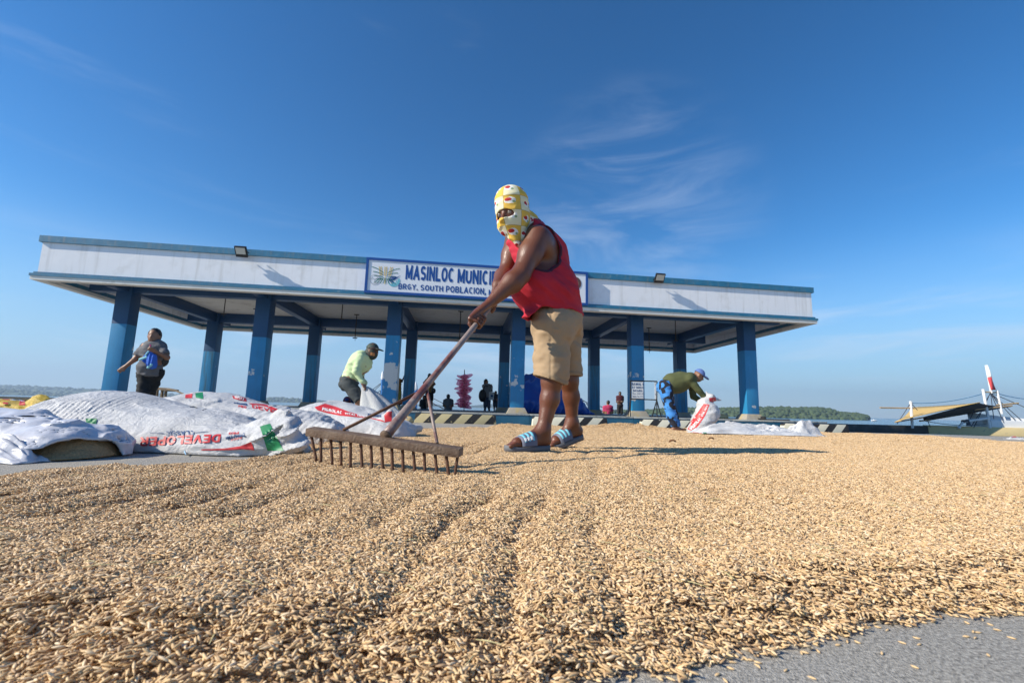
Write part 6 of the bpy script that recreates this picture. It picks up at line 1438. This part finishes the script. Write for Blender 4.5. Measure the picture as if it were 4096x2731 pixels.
def nb_text(s, x0, x1, y0, y1, bold=.015):
    A, B_ = nbp(x0, y0, -.004), nbp(x1, y1, -.004); v, f = block_text(s, .1 if bold > .01 else .07)
    obj('lettering', mesh([(A[0] + (B_[0] - A[0]) * p[0], A[1] - p[2] * .0006, B_[2] + (A[2] - B_[2]) * p[1]) for p in v], f), M_pn, nb)
nb_text('BAWAL', 2527, 2566, 1530, 1541); nb_text('I', 2570, 2572, 1531, 1541); nb_text('AT MAGS', 2528, 2573, 1544, 1554); nb_text('BASURA', 2532, 2570, 1557, 1567); nb_text('R.A.-9003 N', 2531, 2573, 1570, 1578, .005); nb_text('MULTA P.5', 2531, 2573, 1581, 1590, .005)
nb_text('T', 2620, 2623, 1535, 1543); nb_text('9', 2620, 2623, 1574, 1580)
# cable and plug on the platform by the last column
q = MB(); q.tube([np.array([*px(3012, 1670, 14.3)[:2], ZP + .06]), np.array([*px(3040, 1676, 14.1)[:2], ZP + .03]), np.array([*px(3075, 1680, 13.9)[:2], ZP + .025]), np.array([*px(3160, 1686, 13.6)[:2], ZP + .025])], .018, 6); cb_ = thing('cable', 'thick black cable with a connector lying on the platform by the end column', 'cable'); q.build('lead', M_blk, cb_)
q = MB(); q.tube([np.array([*px(3045, 1676, 14.1)[:2], ZP + .06]), np.array([*px(3062, 1678, 14.0)[:2], ZP + .06])], .055, 8); q.build('connector', M_blk, cb_)
# wooden handcart behind the big sack
M_wood = mat('weathered_wood', (.2, .15, .1), .85, .3, 9, .4, 40)
hc = thing('handcart', 'weathered wooden handcart behind the big sack, by the striding woman', 'handcart')
q = MB(); A, B_ = px(622, 1549, 9.5), px(668, 1557, 9.5); q.box((A[0], A[1], A[2] - .04), (B_[0] - A[0], 0, B_[2] - A[2]), (0, .35, 0), (0, 0, .045)); q.build('deck', M_wood, hc, bevel=.006)
for x, y in ((630, 1556), (650, 1560), (664, 1562)):
    a = px(x, y, 9.6); q = MB(); q.tube([a, [a[0], a[1], G(9.6)]], .03, 6); q.build('leg', M_wood, hc)
for d in (0, .3): q = MB(); q.tube([px(668, 1556, 9.5 + d), px(705, 1563, 9.45 + d), px(735, 1576, 9.4 + d), px(800, 1600, 9.3 + d)], .018, 6); q.build('shaft', M_wood, hc)
q = MB(); q.cbox(*sorted((px(630, 1580, 9.6)[0], px(730, 1580, 9.6)[0])), 9.45, 9.85, .18, .3); q.build('lower_deck', M_wood, hc)
# ------------------------------------------------------------------ outrigger boats
M_bw = mat('white_boat_paint', (.74, .75, .76), .5, .06, 3); M_rope = mat('blue_grey_rope', (.05, .06, .085), .8); M_bam = mat('bamboo', (.42, .3, .17), .6, .25, 8); M_canv = mat('tan_canvas', (.6, .41, .15), .8, .12, 3, .2, 20); M_mb = mat('boat_blue', (.03, .16, .42), .5)
def rope(t, a, b_, drop=.0, r=.014, m_=None): q = MB(); q.tube(sag(a, b_, drop), r, 5); q.build('rope', m_ or M_rope, t)
def hull(t, x0, x1, y, w, ztop, m_, sheer=.5, zbot=SEA - .25):
    n = 22; V = []; L_ = x1 - x0
    for i in range(n + 1):
        f = i / n; wd_ = w * math.sin(math.pi * min(1, max(.0, f * .96 + .02))) ** .45; zt = ztop + sheer * (abs(f - .5) * 2) ** 3; x = x0 + L_ * f
        V += [(x, y - wd_, zt), (x, y - wd_ * .75, (zt + zbot) / 2), (x, y, zbot + .3 * abs(f - .5)), (x, y + wd_ * .75, (zt + zbot) / 2), (x, y + wd_, zt)]
    F_ = [(i * 5 + k, i * 5 + 5 + k, i * 5 + 6 + k, i * 5 + 1 + k) for i in range(n) for k in range(4)] + [(i * 5, i * 5 + 4, i * 5 + 9, i * 5 + 5) for i in range(n)] + [(0, 1, 2, 3, 4), tuple(n * 5 + k for k in (4, 3, 2, 1, 0))]
    return obj('hull', mesh(V, F_, True), m_, t)
YB = 19.0
bt = thing('outrigger_boat', 'white outrigger boat with tan canvas awning and red and white flag', 'boat')
hl_ = px(3950, 1690, YB)
hull(bt, hl_[0], hl_[0] + 9, YB + .6, .7, px(4000, 1678, YB)[2], M_bw, .25)
q = MB(); a = px(3965, 1680, YB); q.box((a[0], YB, a[2] - .4), (4, 0, -.05), (0, 1.1, 0), (0, 0, .42)); q.build('cabin', M_bw, bt, bevel=.03)
def bp(x, y, d=0): return px(x, y, YB + d)
for a, b_, r_ in (((3932, 1556), (3960, 1712), .05), ((3988, 1560), (4008, 1655), .045), ((3642, 1604), (3650, 1712), .05), ((3944, 1460), (3966, 1572), .045)):
    q = MB(); q.tube([bp(*a), bp(*b_)], r_, 8); q.build('mast' if a[0] == 3944 else 'post', M_bw, bt)
for a, b_, r_ in (((3520, 1630), (3660, 1632), .03), ((3935, 1567), (3995, 1570), .03), ((3985, 1620), (4073, 1612), .035), ((3580, 1688), (3700, 1668), .025), ((3700, 1668), (3918, 1610), .03), ((3678, 1683), (3720, 1680), .03), ((3900, 1638), (4048, 1622), .03)):
    q = MB(); q.tube([bp(*a), bp(*b_)], r_, 7); q.build('bamboo_pole', M_bam, bt)
V = []; n = 14
for i in range(n + 1):
    f = i / n; top = bp(3650 + (3840 - 3650) * f, 1630 + (1628 - 1630) * f, 1.6) * (1 - f) + bp(3918, 1610, .3) * f; low = bp(3582 + (3918 - 3582) * f, 1688 + (1610 - 1688) * f ** .9, -.6)
    for k in range(7): g = k / 6; V.append(top * (1 - g) + low * g - EZ * .10 * math.sin(math.pi * g) * (1 - f))
F_ = [(i * 7 + k, i * 7 + 7 + k, i * 7 + 8 + k, i * 7 + 1 + k) for i in range(n) for k in range(6)]
aw = obj('awning', mesh(V, F_, True), M_canv, bt); md = aw.modifiers.new('thick', 'SOLIDIFY'); md.thickness = .025
V = []
for i in range(n + 1):
    f = i / n; top = bp(3690 + (3918 - 3690) * f, 1668 + (1612 - 1668) * f, -.55); low = bp(3700 + (4046 - 3700) * f, 1682 + (1624 - 1682) * f, .9)
    for k in range(7): g = k / 6; V.append(top * (1 - g) + low * g - EZ * .05 * math.sin(math.pi * g))
aw2 = obj('awning', mesh(V, F_, True), mat('dark_canvas', (.05, .05, .055), .85, .2, 4), bt); md = aw2.modifiers.new('thick', 'SOLIDIFY'); md.thickness = .025
for m_, ys_ in ((M_bw, (0, .48)), (mat('flag_red', (.55, .06, .07), .7, .1), (.48, 1))):
    V = []
    for i in range(9):
        f = ys_[0] + (ys_[1] - ys_[0]) * i / 8; a = bp(3946 + 14 * f, 1462 + 98 * f, -.06)
        for k in range(5): g = k / 4; V.append(a + np.array([g * .26 * f ** .8 + .01, .04 * math.sin(g * 5 + f * 4), .02 * g]))
    o = obj('flag', mesh(V, [(i * 5 + k, i * 5 + k + 1, i * 5 + 6 + k, i * 5 + 5 + k) for i in range(8) for k in range(4)], True), m_, bt); o.modifiers.new('thick', 'SOLIDIFY').thickness = .01
knot = (3962, 1570)
for b_ in ((3925, 1640), (3895, 1710), (3975, 1675), (4015, 1690), (4060, 1680), (4085, 1680), (4150, 1650), (4010, 1640)): rope(bt, bp(*knot), bp(*b_))
rope(bt, bp(3645, 1612), bp(3925, 1576), .12, .016, mat('blue_rope', (.08, .22, .4), .7)); rope(bt, bp(3992, 1574), bp(4140, 1598), .05, .016, MAT['blue_rope']); rope(bt, bp(3642, 1612), bp(3588, 1695)); rope(bt, bp(3645, 1612), bp(3670, 1640)); rope(bt, bp(3700, 1683), bp(3945, 1696), .1); rope(bt, bp(3705, 1670), bp(3722, 1708)); rope(bt, bp(3908, 1615), bp(3872, 1695)); rope(bt, bp(3920, 1650), bp(3885, 1705))
q = MB(); q.tube([bp(3835, 1712), bp(3850, 1690), bp(3880, 1682), bp(3950, 1673)], .05, 7); q.build('prow_rail', M_bw, bt)
q = MB(); q.tube([bp(3850, 1685), bp(3870, 1683), bp(3876, 1700)], .07, 7); q.build('rope_coil', M_rope, bt)
q = MB(); q.tube([bp(3520, 1630, -2.2)*[1,1,0] + [0,0,SEA+.05], bp(4300, 1700, -2.2)*[1,1,0] + [0,0,SEA+.05]], .12, 8); q.build('outrigger', M_bam, bt)
def mast_boat(x, ytop, ybase, Y_, lab, ropes, tipw=.0):
    t = thing('outrigger_boat', lab, 'boat', 'outrigger boats moored behind the pavilion'); b0 = px(x, ybase, Y_)
    hull(t, b0[0] - 5, b0[0] + 5, Y_, .6, -.55, M_bw, .35)
    q = MB(); q.tube([np.array([b0[0], Y_, -.8]), px(x + 1, ytop + 34, Y_)], .11, 8); q.build('mast', M_mb, t)
    q = MB(); q.tube([px(x + 1, ytop + 34, Y_), px(x + 1, ytop + 28, Y_), px(x + 1, ytop + 12, Y_), px(x + 1, ytop, Y_)], [.11, .13, .09, .03], 8); q.build('mast_tip', M_bw, t)
    for (xa, ya, xb, yb) in ropes: rope(t, px(xa, ya, Y_), px(xb, yb, Y_), .05, .022)
    for zz2 in (-1.9, -1.9): pass
    q = MB(); q.tube([(b0[0] - 4.5, Y_ - 2, SEA + .05), (b0[0] + 4.5, Y_ - 2, SEA + .05)], .12, 7); q.build('outrigger', M_bam, t)
    for f in (-2.5, 2.5): q = MB(); q.tube([(b0[0] + f, Y_ - 2.1, SEA + .15), (b0[0] + f, Y_, -.6)], .06, 6); q.build('boom', M_bam, t)
mast_boat(1530, 1484, 1630, 30, 'outrigger boat with white-tipped blue mast behind the peeling column', [(1524, 1532, 1430, 1595), (1524, 1536, 1440, 1610), (1522, 1562, 1450, 1590), (1522, 1572, 1452, 1605), (1522, 1586, 1460, 1612), (1524, 1600, 1470, 1625), (1522, 1562, 1512, 1620), (1536, 1540, 1640, 1590), (1536, 1560, 1640, 1600)])
mast_boat(1663, 1526, 1642, 32, 'outrigger boat with short blue mast and many stay ropes', [(1660, 1560, 1590, 1590), (1660, 1570, 1600, 1600), (1668, 1556, 1800, 1625), (1668, 1566, 1780, 1640), (1668, 1580, 1740, 1640), (1668, 1590, 1830, 1650)])
bt3 = thing('outrigger_boat', 'white outrigger boat with bamboo stays right of the blue tarpaulin', 'boat', 'outrigger boats moored behind the pavilion')
a = px(2560, 1668, 31); hull(bt3, a[0] - 4, a[0] + 3.5, 31, .6, px(2560, 1664, 31)[2] - .1, M_bw, .3)
for l_ in ((2330, 1600, 2420, 1650), (2345, 1612, 2370, 1650), (2330, 1600, 2345, 1650), (2400, 1625, 2560, 1668), (2500, 1650, 2560, 1666)): rope(bt3, px(l_[0], l_[1], 31), px(l_[2], l_[3], 31), 0, .03)
dbt = thing('motor_boat', 'tiny white boat far out on the water off the wooded island', 'boat'); a = px(3495, 1669, 330); hull(dbt, a[0] - 1.8, a[0] + 1.8, 330, .7, SEA + .75, M_bw, .35, SEA - .2)
q = MB(); q.cbox(a[0] - .4, a[0] + .7, 329.6, 330.4, SEA + .6, SEA + 1.3); q.build('cabin', M_bw, dbt)
# red and orange bundle on the platform
ob = tag(blob('life_jackets', [ell_(px(1582, 1588, 20.5), (.22, .2, .16), None, .05), ell_(px(1592, 1606, 20.5), (.25, .2, .15), None, .05), cap_(px(1580, 1610, 20.5), px(1590, 1640, 20.5), .12, .14, .05)], .03, mat('orange_red_nylon', (.55, .09, .03), .7, .5, 5), None, disp=lambda P: fbm(P * 9, 2, 3) * .03, smooth=1), 'bundle of orange-red life jackets between the peeling column and its neighbour', 'life jackets')
# dry leaves on the rice
for x, y, r_, lb in ((2845, 1764, .3, 'small dry brown leaf on the rice before the flat white sack'), (2690, 1777, 1.4, 'tiny curled leaf scrap on rice near the long shadow')):
    P = pg(x, y, .04); n = 8; V = []
    for i in range(n + 1):
        f = i / n; w = .012 * math.sin(math.pi * f) ** .8 + .0008
        for k in range(4): g = k - 1.5; V.append((P[0] + (f - .5) * .06, P[1] + g * w * .66, P[2] + .010 + .012 * abs(g) + .012 * math.sin(f * 3)))
    o = obj('dry_leaf', mesh(V, [(i * 4 + k, i * 4 + 4 + k, i * 4 + 5 + k, i * 4 + 1 + k) for i in range(n) for k in range(3)], True), mat('dry_leaf_brown', (.2, .09, .04), .8, .3, 30)); o.modifiers.new('thick', 'SOLIDIFY').thickness = .001
    tag(o, lb, 'leaf')
# ------------------------------------------------------------------ sea haze
q = MB(); q.cbox(-2600, 2600, -20, 2350, SEA - 1.2, 130); hz = q.build('haze', None); hz['kind'] = 'stuff'
mh = bpy.data.materials.new('haze_air'); mh.use_nodes = True; mh.node_tree.nodes.clear()
vo = mh.node_tree.nodes.new('ShaderNodeVolumePrincipled'); vo.inputs['Density'].default_value = .00036; vo.inputs['Color'].default_value = (.6, .78, 1, 1); vo.inputs['Anisotropy'].default_value = .2
oo = mh.node_tree.nodes.new('ShaderNodeOutputMaterial'); mh.node_tree.links.new(vo.outputs[0], oo.inputs['Volume']); hz.data.materials.append(mh)
